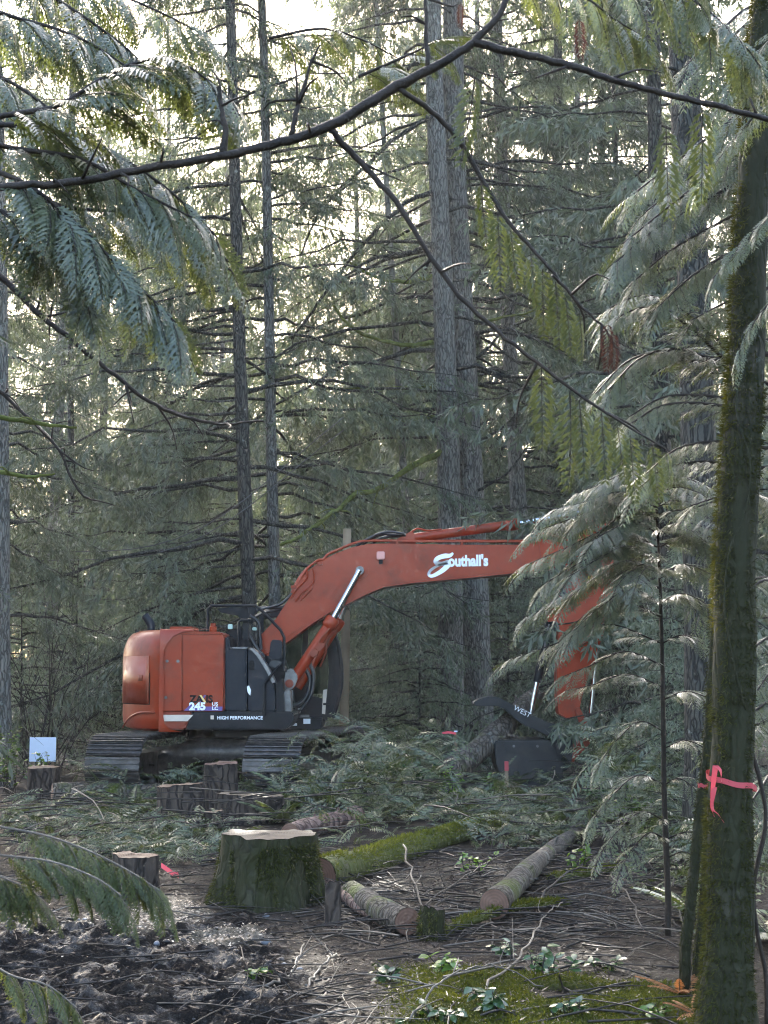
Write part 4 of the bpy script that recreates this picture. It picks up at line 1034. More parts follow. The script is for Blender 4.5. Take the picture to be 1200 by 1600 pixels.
# ------------------------------------------------------------------ stumps and logs
def stump(label, pxl, pxr, ytop, ybase, Y=None, mat='stumpbark', cut='cut', flare=0.35, tilt=0.0, moss=0, seed=0, sides=40, name='tree_stump', rings=14, uneven=0.004, hinge=0.022):
    g = G((pxl + pxr) / 2, ybase)
    Yc = g.y if Y is None else Y
    r = (pxr - pxl) / 2 / F * Yc
    Yc = Yc + r * 0.8
    c = Vector((((pxl + pxr) / 2 - 600) / F * Yc, Yc, 0)); c.z = ghs(c.x, c.y)
    ztop = P((pxl + pxr) / 2, ytop, Yc - r * .2).z
    h = max(0.06, ztop - c.z)
    root = thing(name, label, 'stump', c)
    rg = np.random.default_rng(seed)
    a = np.linspace(0, 2 * math.pi, sides, endpoint=False)
    V = []
    for i in range(rings):
        t = i / (rings - 1); z = -0.12 + (h + 0.12) * t
        fl = 1 + flare * (1 - t)**2.2 * (1 + 0.55 * np.sin(a * 4 + seed) + 0.35 * np.sin(a * 7 + 2.1 * seed))
        nz = fbm(np.cos(a) * 2 + seed, np.sin(a) * 2 + z * 1.5, 3, seed) - 0.5
        fu = fbm(a * 6, np.full_like(a, z * 2.5), 3, seed + 5) - 0.5
        rr = r * fl * (1 + 0.34 * nz + 0.14 * (1 - .7 * t) * fu)
        zt_ = z + (tilt * np.cos(a) * r + uneven * rg.normal(0, 1, sides) * (i == rings - 1) + hinge * sstep(.55, .62, np.cos(a - 2.2 - seed))) * t
        V.append(np.stack([rr * np.cos(a), rr * np.sin(a), zt_ + np.zeros_like(a)], -1))
    top = V[-1]
    q = [(i * sides + k, i * sides + (k + 1) % sides, (i + 1) * sides + (k + 1) % sides, (i + 1) * sides + k) for i in range(rings - 1) for k in range(sides)]
    mb = MB(); mb.add(np.concatenate(V), q)
    b = link('bark', mb.mesh('bark', M[mat], (0, 0, 0), True), root)
    W = [top * np.array([s, s, 1]) + np.array([0, 0, .004 + .01 * (1 - s) ]) * 1.0 for s in (0.985, .8, .5, .2)]
    for w in W[1:]: w[:, 2] = w[:, 2] * 0.6 + 0.4 * (h + 0.006) + rg.normal(0, .0015, sides)
    W = np.concatenate(W + [np.array([[0, 0, h + .01]])])
    q = [(i * sides + k, i * sides + (k + 1) % sides, (i + 1) * sides + (k + 1) % sides, (i + 1) * sides + k) for i in range(3) for k in range(sides)]
    t3 = [(3 * sides + k, 3 * sides + (k + 1) % sides, 4 * sides) for k in range(sides)]
    mb = MB(); mb.add(W, q, t3)
    o = link('cut_face', mb.mesh('cut_face', M[cut], (0, 0, h), False), root); o.location = (0, 0, h)
    if moss:
        B = np.concatenate(V[:-1]); pick = rg.integers(0, len(B) - sides, moss)
        p = B[pick] * (1 - rg.random((moss, 1))) + B[pick + sides - (pick // sides >= rings - 2) * sides] * 0
        f = rg.random(moss)[:, None]; p = B[pick] * (1 - f) + np.concatenate(V)[pick + sides] * f
        az = np.arctan2(p[:, 1], p[:, 0]) + rg.normal(0, .12, moss)
        rad = np.hypot(p[:, 0], p[:, 1]); p[:, 0] = np.cos(az) * rad; p[:, 1] = np.sin(az) * rad
        keep = fbm(az * 2.5 + 9, p[:, 2] * 4, 3, seed + 9) > 0.46
        p = p[keep]; az = az[keep]; m_ = len(p)
        d = unit(np.stack([np.cos(az), np.sin(az), -0.5 + 0 * az], -1) + rg.normal(0, .45, (m_, 3)))
        sv = unit(np.cross(d, rg.normal(0, 1, (m_, 3))))
        mb = MB(); kites(mb, p - d * .004, d, sv, rg.uniform(.018, .045, m_), rg.uniform(.004, .009, m_))
        o = link('moss', mb.mesh('moss', M['mossdark'], (0, 0, 0)), root); o['kind'] = 'stuff'
    return root
stump('large stump with thick green moss and a flat fresh cut top', 352, 500, 1306, 1420, mat='stumpmoss', cut='cutpale', flare=0.3, moss=15000, seed=1, tilt=0.02)
stump('broad dark stump with bright cut top beyond the large mossy stump', 338, 443, 1243, 1283, Y=17.6, cut='cutpale', flare=0.1, seed=2, tilt=-0.02)
stump('tall grey leaning stump left of the broad dark stump', 250, 330, 1228, 1290, Y=17.8, cut='cut', flare=0.1, seed=3, tilt=0.05)
stump('small narrow stump between the two broader stumps', 318, 352, 1270, 1302, Y=16.6, cut='cut', flare=0.1, seed=4)
stump('stump with orange cut top just in front of the tracks', 320, 374, 1194, 1232, Y=19.5, cut='cutred', flare=0.15, seed=5, tilt=.02)
stump('dark stump standing near the pale board on the left', 49, 100, 1200, 1238, Y=21.8, cut='cut', flare=0.1, seed=6, tilt=.03)
stump('low black stump beside the pink tape left of the mossy stump', 186, 252, 1338, 1398, Y=12.6, cut='cut', flare=0.15, seed=7)
stump('small mossy stump in front of the mossy fallen log', 655, 694, 1421, 1456, Y=10.6, mat='stumpmoss', cut='stumpbark', flare=0.12, moss=1500, seed=8)
stump('small dark stump tucked against the large mossy stump', 510, 535, 1382, 1420, Y=11.2, cut='stumpbark', flare=0.1, seed=9, sides=20)

def log(label, p0, p1, r0, r1, mat, cut, name='fallen_log', moss=0, mosskey='moss', seed=0, sag=0.0, knots=5, n=26, sides=20, cut1=None):
    p0 = np.array(p0, float); p1 = np.array(p1, float)
    root = thing(name, label, 'log', Vector((*p0[:2], p0[2] - r0)))
    org = np.array(root.location)
    rg = np.random.default_rng(seed)
    t = np.linspace(0, 1, n)
    pts = p0 + (p1 - p0) * t[:, None]; pts[:, 2] -= sag * np.sin(t * math.pi)
    side = unit(np.cross(p1 - p0, [0, 0, 1])); pts += side * (np.sin(t * 5 + seed) * r0 * .25)[:, None]
    rad = np.linspace(r0, r1, n) * (1 + .06 * np.sin(t * 17 + seed))
    mb = MB(); V, q, _ = tube_arrays(pts, rad, sides, cap=False, noise=0.02, seed=seed); mb.add(V, q)
    for k in range(knots):
        i = rg.integers(2, n - 2); d = unit(rg.normal(0, 1, 3) + np.array([0, -.3, .5])); l = rad[i] * rg.uniform(1.2, 2.2)
        tube(mb, [pts[i], pts[i] + d * l], [r1 * .3, r1 * .15], 6)
    link('bark', mb.mesh('bark', M[mat], org, True), root)
    for end, ix, c in ((0, 0, cut), (1, n - 1, cut1 or cut)):
        ring = V[ix * sides:(ix + 1) * sides]; ctr = ring.mean(0); ax = unit(pts[0] - pts[1]) if end == 0 else unit(pts[-1] - pts[-2])
        W = np.concatenate([ctr + (ring - ctr) * s + ax * (.004 + rg.normal(0, .003, (sides, 1))) for s in (.97, .6, .3)] + [[ctr + ax * .006]])
        q2 = [(i * sides + k, i * sides + (k + 1) % sides, (i + 1) * sides + (k + 1) % sides, (i + 1) * sides + k) for i in range(2) for k in range(sides)]
        mb = MB(); mb.add(W, q2, [(2 * sides + k, 2 * sides + (k + 1) % sides, 3 * sides) for k in range(sides)])
        o = link('cut_face', mb.mesh('cut_face', M[c], ctr), root); o.location = ctr - org
    if moss:
        i = rg.integers(0, n - 1, moss); f = rg.random(moss)[:, None]
        c = pts[i] * (1 - f) + pts[i + 1] * f; rr = rad[i]
        a = rg.normal(0, 0.75, moss); fw = unit(p1 - p0)
        up = np.cross(side, fw); up = up if up[2] > 0 else -up
        o_ = up * np.cos(a)[:, None] + side * np.sin(a)[:, None]
        keep = fbm(i * .5 + f[:, 0], a * 1.5 + 7, 3, seed + 2) > .38
        c, rr, o_ = c[keep], rr[keep], o_[keep]; m_ = len(c)
        d = unit(o_ + rg.normal(0, .5, (m_, 3)) + np.array([0, 0, -.25]))
        sv = unit(np.cross(d, rg.normal(0, 1, (m_, 3))))
        mb = MB(); kites(mb, c + o_ * (rr * .98)[:, None], d, sv, rg.uniform(.02, .05, m_), rg.uniform(.005, .01, m_))
        o = link('moss', mb.mesh('moss', M[mosskey], org), root); o['kind'] = 'stuff'
    return root
def on(px, py, r): g = G(px, py); return (g.x, g.y + r, g.z + r * .95)
log('long mossy log lying behind the large mossy stump', on(495, 1392, .12), on(790, 1296, .09), .135, .085, 'logmoss', 'cutred', moss=9000, seed=1, knots=3)
log('bare grey log lying toward the sapling, lichen speckled', on(770, 1447, .14), on(905, 1308, .09), .105, .062, 'logbark', 'cutred', seed=2, knots=4)
log('short log with a ragged orange sawn end in front of the mossy log', on(636, 1466, .10), on(545, 1412, .08), .095, .085, 'logbark', 'cutred', seed=3, knots=2)
log('reddish bare log behind the large mossy stump', on(455, 1322, .11), on(555, 1290, .11), .115, .10, 'logred', 'cutred', seed=4, knots=3, n=14)
log('log with round orange sawn end lying left of the stumps', on(78, 1264, .16), on(262, 1254, .13), .155, .12, 'logbark', 'cutred', seed=5)
pA = P(700, 1210, 22.4); pB = P(842, 1088, 24.0)
log('rough lichen-grey log gripped under the curved thumb', pA, pB, .19, .15, 'logbark', 'stumpbark', seed=6, knots=9)
log('slim mossy pole lying crosswise before the bare grey log', on(690, 1466, .035), on(892, 1418, .03), .036, .022, 'logmoss', 'twig', name='fallen_branch', moss=2500, seed=7, sides=10, sag=-.06)
log('slim mossy branch lying to the right of the bare grey log', on(862, 1384, .04), on(965, 1362, .035), .045, .03, 'logmoss', 'twig', name='fallen_branch', moss=1200, seed=8, sides=10)
log('thin pale peeled pole half under the litter beside the sawn log', on(600, 1452, .05), on(500, 1382, .04), .05, .045, 'logred', 'cut', name='fallen_branch', seed=9, sides=12, knots=1)

# ------------------------------------------------------------------ fallen branches: single ones, then the countless fine twigs
def stick(label, px, r0, r1, mat='twig', tw=4, seed=0, lift=0.02):
    pts = []
    for i, p in enumerate(px):
        g = G(p[0], p[1]); pts.append((g.x, g.y, g.z + lift + (p[2] if len(p) > 2 else 0)))
    root_loc = Vector(pts[0]); n = 20
    pa = smooth_path(pts, n); r0 *= .7; r1 *= .7; rg = np.random.default_rng(seed); pa[1:-1] += rg.normal(0, .008, (n - 2, 3))
    mb = MB(); tube(mb, pa, np.linspace(r0, r1, n), 7, noise=.12, seed=seed)
    for k in range(tw):
        i = rg.integers(4, n - 2); d = unit(pa[i + 1] - pa[i] + rg.normal(0, .03, 3)); d = unit(d + rg.normal(0, .6, 3) * np.array([1, 1, .5]) + np.array([0, 0, .2])); l = rg.uniform(.15, .5)
        tube(mb, smooth_path([pa[i], pa[i] + d * l * .5 + rg.normal(0, .02, 3), pa[i] + d * l], 6), np.linspace(max(r1, .004), .0015, 6), 4)
    o = mb.build('fallen_branch', M[mat], None, True); o.name = 'fallen_branch'
    tag(o, label, 'branch'); return o
stick('long dark branch lying across the clearing behind the slim mossy pole', [(560, 1400), (690, 1392), (790, 1370), (880, 1360)], .014, .005, seed=1)
stick('dark arched branch rising beside the bare grey log', [(835, 1430, .05), (900, 1405, .22), (970, 1425, .18), (1010, 1470, .02)], .014, .006, seed=2)
stick('forked dark branch leaning near the short sawn log', [(630, 1370, .25), (655, 1430, .1), (690, 1475, .02)], .014, .007, seed=3)
stick('straight thin branch slanting past the short sawn log', [(600, 1470), (700, 1410, .1), (800, 1345, .1)], .012, .005, seed=4)
stick('pale bent stick lying on the mud edge', [(415, 1535), (455, 1518), (475, 1480)], .014, .008, 'twigpale', 2, 5)
stick('pale straight stick beside the bent one', [(478, 1545), (505, 1515), (525, 1495)], .012, .008, 'twigpale', 1, 6)
stick('dark stick lying flat at the mud edge', [(430, 1562), (480, 1556), (535, 1558)], .011, .006, 'twig', 2, 7)
stick('long dark stick on the left behind the near cedar frond', [(60, 1312), (120, 1300), (185, 1292)], .02, .01, 'twig', 3, 8)
stick('curved bare branch sticking up before the right track', [(440, 1255), (465, 1200, .55), (510, 1150, 1.0), (545, 1165, .9)], .016, .006, 'twig', 5, 9)
stick('dark bare branch leaning in front of the right track', [(465, 1235), (485, 1190, .5), (497, 1160, .85)], .018, .008, 'twig', 4, 10)
stick('thin branch bowed over the stumps in front of the tracks', [(120, 1215, .2), (180, 1205, .45), (240, 1235, .15)], .01, .004, 'twig', 4, 11)
stick('pale thin branch lying over the brush before the tracks', [(225, 1218, .3), (270, 1206, .45), (340, 1210, .3)], .012, .006, 'twigpale', 3, 12)
stick('thin arching twig on the ground right of the mossy stump', [(520, 1440), (470, 1400, .06), (420, 1385, .05), (370, 1380)], .007, .003, 'twig', 2, 13)
stick('thin crooked branch on the bare ground before the sapling', [(745, 1560), (815, 1512, .05), (850, 1460, .1), (880, 1440, .12)], .012, .005, 'twigpale', 4, 14)
stick('dark branch lying across the moss at lower right', [(730, 1520), (820, 1522), (900, 1548), (985, 1540)], .016, .008, 'twig', 5, 15)
stick('pale bowed branch over the moss at the bottom edge', [(640, 1600), (690, 1570, .1), (760, 1550, .12), (850, 1565, .06)], .009, .004, 'twigpale', 2, 16)

rg = np.random.default_rng(77)
def scatter_twigs(name, label, regions, mats, seed, rr=(.003, .009), ll=(.2, .9)):
    rg = np.random.default_rng(seed); mb = MB()
    for (x0, x1, y0, y1, cnt, hz) in regions:
        for k in range(cnt):
            px, py = rg.uniform(x0, x1), rg.uniform(y0, y1)
            g = G(px, py); a = rg.normal(0.3, 1.1) if rg.random() < .6 else rg.uniform(0, 6.28); l = rg.uniform(*ll)
            d = np.array([math.cos(a), math.sin(a), rg.normal(0, .08)])
            s = np.array([-d[1], d[0], 0]) * rg.normal(0, .12) * l
            p0 = np.array(g) + np.array([0, 0, rg.uniform(0, hz)]); 
            pts = np.array([p0 - d * l / 2, p0 + s * .6 + np.array([0, 0, rg.uniform(0, .05)]), p0 + d * l / 2])
            pts[:, 2] = np.maximum(pts[:, 2], gh(pts[:, 0], pts[:, 1]) + .004)
            r = rg.uniform(*rr); tube(mb, smooth_path(pts, 5), np.linspace(r, r * .4, 5), 4, int(rg.random() < .14), cap=False)
    o = mb.build(name, [M[m] for m in mats]); o['kind'] = 'stuff'; o['label'] = label; return o
scatter_twigs('fallen_twigs', 'fine dark twigs strewn over the clearing', [(520, 1060, 1335, 1480, 440, .08), (0, 520, 1290, 1400, 260, .08), (300, 620, 1400, 1600, 90, .01), (600, 1100, 1480, 1600, 40, .03), (0, 300, 1400, 1600, 30, .01)], ['twig', 'twigpale'], 3)
scatter_twigs('slash_twigs', 'bare twigs sticking out of the slash piles', [(0, 1150, 1210, 1335, 300, .5)], ['twig', 'twigpale'], 4, (.004, .01), (.4, 1.4))

# litter, chips, clods, stones
def scatter_kites(name, label, regions, mat, seed, L, W, flat=.25):
    rg = np.random.default_rng(seed); mb = MB()
    for (x0, x1, y0, y1, cnt, fn) in regions:
        X = rg.uniform(x0, x1, cnt); Y = rg.uniform(y0, y1, cnt)
        if fn is not None: k = rg.random(cnt) < fn(X, Y); X, Y = X[k], Y[k]
        m_ = len(X); a = rg.uniform(0, 6.28, m_)
        d = unit(np.stack([np.cos(a), np.sin(a), rg.normal(0, flat, m_)], -1))
        sv = unit(np.cross(d, np.stack([rg.normal(0, flat, m_), rg.normal(0, flat, m_), np.ones(m_)], -1)))
        kites(mb, np.stack([X, Y, gh(X, Y) + rg.uniform(.002, .012, m_)], -1), d, sv, rg.uniform(*L, m_), rg.uniform(*W, m_))
    o = mb.build(name, M[mat]); o['kind'] = 'stuff'; o['label'] = label; return o
scatter_kites('leaf_litter', 'brown needles and bark bits over the ground', [(-3.6, 3.4, 7, 15, 26000, lambda x, y: 1 - .75 * mud_mask(x, y))], 'litter', 5, (.02, .08), (.006, .022))
scatter_kites('wood_chips', 'pale sawdust and chips left of the mossy stump', [(-2.6, -.6, 10, 12.8, 16000, lambda x, y: saw_mask(x, y)), (-3, 1.5, 8.5, 13, 160, None)], 'chips', 6, (.01, .04), (.006, .018))
scatter_kites('ground_moss', 'bright green moss carpet at lower right', [(-.3, 2.2, 7, 10, 120000, lambda x, y: moss_mask(x, y))], 'moss', 7, (.015, .04), (.004, .009), .9)
def lumps(name, label, regions, mat, seed, size):
    rg = np.random.default_rng(seed); mb = MB()
    bm = bmesh.new(); bmesh.ops.create_icosphere(bm, subdivisions=2, radius=1)
    V0 = np.array([v.co for v in bm.verts]); T0 = np.array([[v.index for v in f.verts] for f in bm.faces]); bm.free()
    for (x0, x1, y0, y1, cnt, fn) in regions:
        for k in range(cnt):
            x, y = rg.uniform(x0, x1), rg.uniform(y0, y1)
            if fn is not None and rg.random() > fn(x, y): continue
            s = size[0] * (size[1] / size[0])**(rg.random()**2)
            nz = 1 + (1.8 if mat == 'clod' else .8) * (fbm(V0[:, 0] * 1.4 + k, V0[:, 1] * 1.4 + V0[:, 2] * 1.7, 3, k % 97) - .5)
            V = V0 * nz[:, None] * np.array([rg.uniform(.7, 1.4), rg.uniform(.7, 1.4), rg.uniform(.45, .9)]) * s
            a = rg.uniform(0, 6.28); c_, s_ = math.cos(a), math.sin(a)
            V = V @ np.array([[c_, -s_, 0], [s_, c_, 0], [0, 0, 1]])
            mb.add(V + np.array([x, y, ghs(x, y) + s * .2]), None, T0)
    o = mb.build(name, M[mat], None, False); o['kind'] = 'stuff'; o['label'] = label; return o
lumps('mud_clods', 'wet dark clods of churned mud', [(-2.6, .2, 7, 12, 560, lambda x, y: float(mud_mask(x, y)))], 'clod', 8, (.006, .026))
lumps('pebbles', 'small wet stones in the mud', [(-2.6, .6, 7, 12, 26, None)], 'stone', 9, (.01, .035))

# ------------------------------------------------------------------ sprays of cedar
def spray_template(n=15, sub=3, droop=0.35, seed=0, wid=0.36, tipw=0.055):
    rg = np.random.default_rng(seed); mb = MB()
    def zc(x): return -droop * x**2.2
    X = np.linspace(.04, .97, n)
    for s in (1, -1):
        for i, x in enumerate(X):
            x = x + rg.normal(0, .008)
            l = wid * (math.sin(min(1, x * 1.25 + .12) * math.pi * .62 + .25) * (1 - x)**.35 + .08) * rg.uniform(.82, 1.1)
            a = R(rg.uniform(42, 56)); d = np.array([math.cos(a), s * math.sin(a), 0])
            sl = -droop * 2.2 * x**1.2
            d = unit(d + np.array([0, 0, sl * math.cos(a) - .22]))
            b = np.array([x, 0, zc(x)])
            up = np.array([0, 0, 1.0]); sv = unit(np.cross(d, up))
            bend = np.array([[.12 * l, 0, -.28 * l]])
            kites(mb, b[None], d[None], sv[None], np.array([l]), np.array([tipw * .75]), 0, bend)
            for j in range(sub):
                u = (j + .6) / (sub + .4); pb = b + d * l * u + np.array([0, 0, -.28 * l * u * u])
                for s2 in (1, -1):
                    dd = unit(d * .8 + sv * s2 * .62 + np.array([.15, 0, -.3 * u]))
                    kites(mb, pb[None], dd[None], unit(np.cross(dd, up))[None], np.array([l * .42 * (1 - .55 * u)]), np.array([tipw * .62]), 0)
    k = 4; ax = np.array([[t, 0, zc(t) + .003] for t in np.linspace(0, 1, k)])
    V, q, _ = tube_arrays(ax, np.linspace(.009, .003, k), 3, cap=False); mb.add(V, q, None, 1)
    V = np.concatenate(mb.v); Q = np.concatenate(mb.q); m_ = np.concatenate(mb.qm)
    return V, Q, m_
SPR = [spray_template(15, 3, .35, s, tipw=.045) for s in range(3)]
SPR_LO = [spray_template(8, 1, .4, s + 5, .36, tipw=.075) for s in range(3)]
SPR_FLAT = [spray_template(13, 1, .10, s + 9, .30, .05) for s in range(3)]
def put_spray(mb, tmpl, base, axis, normal, size, m0=0):
    V, Q, m_ = tmpl
    a = unit(np.asarray(axis, float)); nn = np.asarray(normal, float); nn = unit(nn - a * np.dot(nn, a)); b = np.cross(nn, a)
    W = np.asarray(base, float) + size * (V[:, :1] * a + V[:, 1:2] * b + V[:, 2:3] * nn)
    off = mb.n; mb.v.append(W); mb.n += len(W)
    mb.q.append(Q + off); mb.qm.append(m_ + m0)
def cedar_limb(mb, path, r0, r1, nspr, size, rg, start=.15, tm=SPR, droop=.5, spread=1.0, fwd=.75, tip=True, upn=(0, 0, 1), jit=.18):
    """bough: tube (material 1) with sprays (material 0) fanned to both sides"""
    n = 18; pts = smooth_path(path, n); tube(mb, pts, np.linspace(r0, r1, n), 6, 1, cap=False)
    L = np.linalg.norm(np.diff(pts, axis=0), axis=1).sum()
    for k in range(nspr):
        t = start + (1 - start) * (k + rg.random() * .8) / nspr
        x = t * (n - 1); i = min(int(x), n - 2); f = x - i
        p = pts[i] * (1 - f) + pts[i + 1] * f; fw = unit(pts[i + 1] - pts[i])
        sd = unit(np.cross(fw, np.array([0, 0, 1.0]))); s = 1 if k % 2 else -1
        ax = fw * fwd + sd * s * spread * rg.uniform(.5, 1.0) + np.array([0, 0, -droop * rg.uniform(.2, .9)])
        sz = size * rg.uniform(.7, 1.15) * (1 - .35 * t)
        put_spray(mb, tm[rg.integers(len(tm))], p, ax, np.array(upn) + rg.normal(0, jit, 3), sz)
    if tip: put_spray(mb, tm[0], pts[-1] - (pts[-1] - pts[-2]), unit(pts[-1] - pts[-2]) + np.array([0, 0, -.2]), np.array(upn), size * .9)
SPR_S = [spray_template(9, 2, .3, s + 30, .38, .05) for s in range(3)]
CE = [M['cedar'], M['limb']]
rg = np.random.default_rng(21)
# ------------------------------------------------------------------ young cedar in front of the arm
stem_px = [(1043, 1462), (1044, 1400), (1038, 1250), (1036, 1100), (1034, 1000), (1030, 880), (1024, 770), (1020, 730)]
YS = 10.5
stem = smooth_path([P(x, y, YS) for x, y in stem_px], 40)
sp = thing('cedar_sapling', 'slim young cedar with shining drooping sprays in front of the excavator arm', 'tree', Vector((stem[0][0], YS, ghs(stem[0][0], YS))))
mb = MB(); tube(mb, stem, np.linspace(.024, .006, 40), 9, noise=.12); mb.build('trunk', M['limb'], sp, True)
mb = MB()
def sapling_branch(y, dx, drop, toward, nsp, size, y_end=None):
    """branch leaving the stem at photo height y, reaching dx photo pixels sideways"""
    z = np.interp(y, [730, 1462], [len(stem) - 1, 0]); z = int(np.clip(np.argmin(abs(stem[:, 2] - P(1036, y, YS).z)), 0, 39))
    p = stem[z]; L = dx / F * YS
    e = p + np.array([L, -toward, -drop]); m1 = p + np.array([L * .35, -toward * .3, .10 * abs(L) + .02]); m2 = p + np.array([L * .7, -toward * .7, -drop * .35 + .03])
    cedar_limb(mb, [p, m1, m2, e], .006, .002, int(nsp * 1.55), size * 1.0, rg, start=.03, droop=.12, jit=.2, tm=SPR_S, upn=(0, -.25, 1))
for y, dx, drop, tw, nsp, sz in [
        (735, -60, .05, .05, 8, .2), (745, 70, .05, -.1, 8, .2), (760, -130, .06, .2, 14, .26), (765, 100, .06, .2, 12, .26),
        (790, -170, .05, .35, 18, .30), (800, 110, .08, .3, 14, .28), (815, -200, .10, .15, 20, .30), (830, -120, .10, .55, 16, .28), (830, 90, .08, .5, 12, .28),
        (850, -215, .14, .3, 22, .30), (865, 120, .12, .25, 14, .28), (880, -190, .18, .45, 20, .30), (890, -90, .12, .6, 12, .26), (905, 95, .15, .45, 12, .26),
        (915, -210, .20, .1, 20, .30), (935, -150, .2, .5, 16, .28), (950, 90, .15, .3, 10, .25), (965, -170, .22, .3, 16, .27), 
        (1000, -250, .12, .25, 16, .27), (1010, 80, .12, .3, 8, .22), (1035, -170, .08, .4, 11, .25), (1078, -160, .02, .3, 10, .25), (1085, 90, .05, .3, 10, .28),
        (1150, -110, .2, .3, 8, .22), (1170, 90, .12, .3, 9, .26), (1215, -120, .2, .3, 9, .24), (1240, 60, .15, .2, 6, .22), (1270, -110, .18, .3, 7, .22), (1320, -80, .15, .3, 6, .22), (1350, 70, .15, .3, 6, .22), (1300, 90, .1, .3, 7, .22)]:
    sapling_branch(y, dx, drop, tw, nsp, sz)
    if y < 1000: sapling_branch(y + rg.uniform(-15, 15), dx * rg.uniform(.5, .95), drop * rg.uniform(.6, 1.5), tw + rg.uniform(-.4, .4), int(nsp * .8), sz)
sc = mb.build('crown', CE, sp)

# ------------------------------------------------------------------ cedar at the right edge
kx = P(1330, 1000, 9.4)
kc = thing('cedar_tree', 'cedar whose broad shining boughs hang in from the right edge', 'tree', Vector((kx.x, 9.4, ghs(kx.x, 9.4))))
tm_ = trunk_mesh('trunk', 11, 0.17, M['barkdark'], 44, .4, sides=18, rings=40, top=.3); t_ = link('trunk', tm_, kc)
mb = MB()
for y0, pts, nsp, sz in [
        (60, [(1200, 20), (1140, 60), (1080, 120)], 16, .34), (120, [(1230, 120), (1170, 150), (1130, 215)], 14, .34),
        (180, [(1220, 175), (1150, 225), (1075, 280), (1010, 330)], 24, .36), (240, [(1215, 230), (1130, 280), (1050, 340), (975, 400)], 28, .38),
        (280, [(1220, 300), (1130, 345), (1050, 390), (990, 440)], 26, .36), (330, [(1215, 380), (1140, 400), (1070, 440), (1015, 490)], 22, .34),
        (400, [(1200, 450), (1140, 470), (1080, 500)], 14, .30), (430, [(1200, 620), (1130, 560), (1070, 505), (1010, 480), (955, 500)], 26, .36),
        (480, [(1130, 560), (1060, 545), (1000, 560), (950, 610)], 22, .32), (520, [(1210, 640), (1120, 620), (1040, 620), (985, 650)], 18, .30),
        (560, [(1215, 700), (1130, 690), (1060, 700), (1010, 740)], 18, .30), (600, [(1215, 780), (1150, 770), (1080, 790)], 14, .28),
        (700, [(1215, 900), (1180, 905), (1140, 940)], 9, .28), (760, [(1220, 990), (1180, 1010), (1150, 1050)], 9, .28), (820, [(1220, 1090), (1180, 1110), (1130, 1150)], 10, .28), (860, [(1220, 1200), (1190, 1230), (1150, 1290)], 9, .26)]:
  yy = [9.3] + list(np.linspace(9.2, 8.7, len(pts)))
  for rep in range(2):
    jx, jy, jY = (rg.uniform(-30, 40), rg.uniform(-35, 35), rg.uniform(-.5, .5)) if rep else (0, 0, 0)
    cedar_limb(mb, [P(1325, pts[0][1] - 25, 9.4)] + [P(x + jx, y + jy, Yq + jY) for (x, y), Yq in zip(pts, yy[1:])], .016, .004, int(nsp * 1.5), sz * .95, rg, start=.2, droop=.22, jit=.22, tm=SPR_S, upn=(0, -.25, 1))
for pts, nsp, sz in [([(1290, 120), (1200, 165), (1140, 225), (1085, 300)], 34, .24), ([(1290, 20), (1220, 50), (1160, 110), (1110, 190)], 30, .24), ([(1290, 300), (1215, 330), (1160, 380), (1110, 440)], 30, .22), ([(1290, 420), (1230, 450), (1180, 500), (1150, 560)], 22, .2)]:
    cedar_limb(mb, [P(1330, pts[0][1] - 30, 8.6)] + [P(x, y, 7.2) for x, y in pts], .010, .003, nsp, sz, rg, start=.25, droop=.3, jit=.25, tm=SPR_S, upn=(0, -.25, 1))
mb.build('crown', CE, kc)

# ------------------------------------------------------------------ cedar left of the camera: long limbs cross the top of the picture
lc0 = Vector((-2.3, 4.9, ghs(-2.3, 4.9)))
lc = thing('cedar_tree', 'overhanging tree whose dark limb crosses the top and cedar boughs fill upper left', 'tree', lc0)
link('trunk', trunk_mesh('trunk', 9, 0.17, M['barkmoss'], 45, .4, sides=20, rings=40, top=.4), lc)
def limb(px, Y, r, name='limb', mat='limb', n=40, tw=0, seed=0, parent=lc, wob=.0015):
    Ys = [Y] * len(px) if np.isscalar(Y) else Y
    pts = smooth_path([P(p[0], p[1], y) for p, y in zip(px, Ys)], n)
    rgl = np.random.default_rng(seed + 100); pts[1:-1] += rgl.normal(0, wob, (n - 2, 3))
    mb = MB(); tube(mb, pts, np.interp(np.linspace(0, 1, n), np.linspace(0, 1, len(r)), r), 10, noise=.07, seed=seed)
    for k in range(tw):
        i = rgl.integers(5, n - 4); d = unit(unit(pts[i + 1] - pts[i]) * rgl.uniform(-.2, .7) + rgl.normal(0, .7, 3)); l = rgl.uniform(.05, .22)
        tube(mb, smooth_path([pts[i], pts[i] + d * l * .6 + rgl.normal(0, .01, 3), pts[i] + d * l + np.array([0, 0, -.02])], 6), np.linspace(.005, .0015, 6), 5)
    o = mb.build(name, M[mat], parent, True)
    return pts
q0 = P(-330, 330, 4.9)
limb([(-500, 360), (-150, 310), (0, 293), (110, 285), (230, 263), (350, 243), (430, 225), (520, 195), (620, 135), (700, 92), (745, 62), (785, 15), (805, -40)], [4.7, 4.3] + [4.15] * 11, [.03, .02, .0105, .0105, .011, .012, .013, .0145, .0145, .0125, .011, .009, .008], n=70, tw=8, seed=1)
l2 = limb([(740, 66), (820, 85), (900, 105), (960, 125), (1050, 150), (1140, 170), (1260, 205)], 4.15, [.012, .011, .010, .009, .0085, .008, .007], n=40, tw=3, seed=2)
l3 = limb([(513, 198), (560, 250), (620, 318), (700, 440), (780, 520), (850, 575), (940, 640), (1045, 705)], [4.15, 4.2, 4.2, 4.2, 4.2, 4.2, 4.2, 4.2], [.010, .009, .008, .007, .006, .005, .004, .002], n=40, tw=5, seed=3)
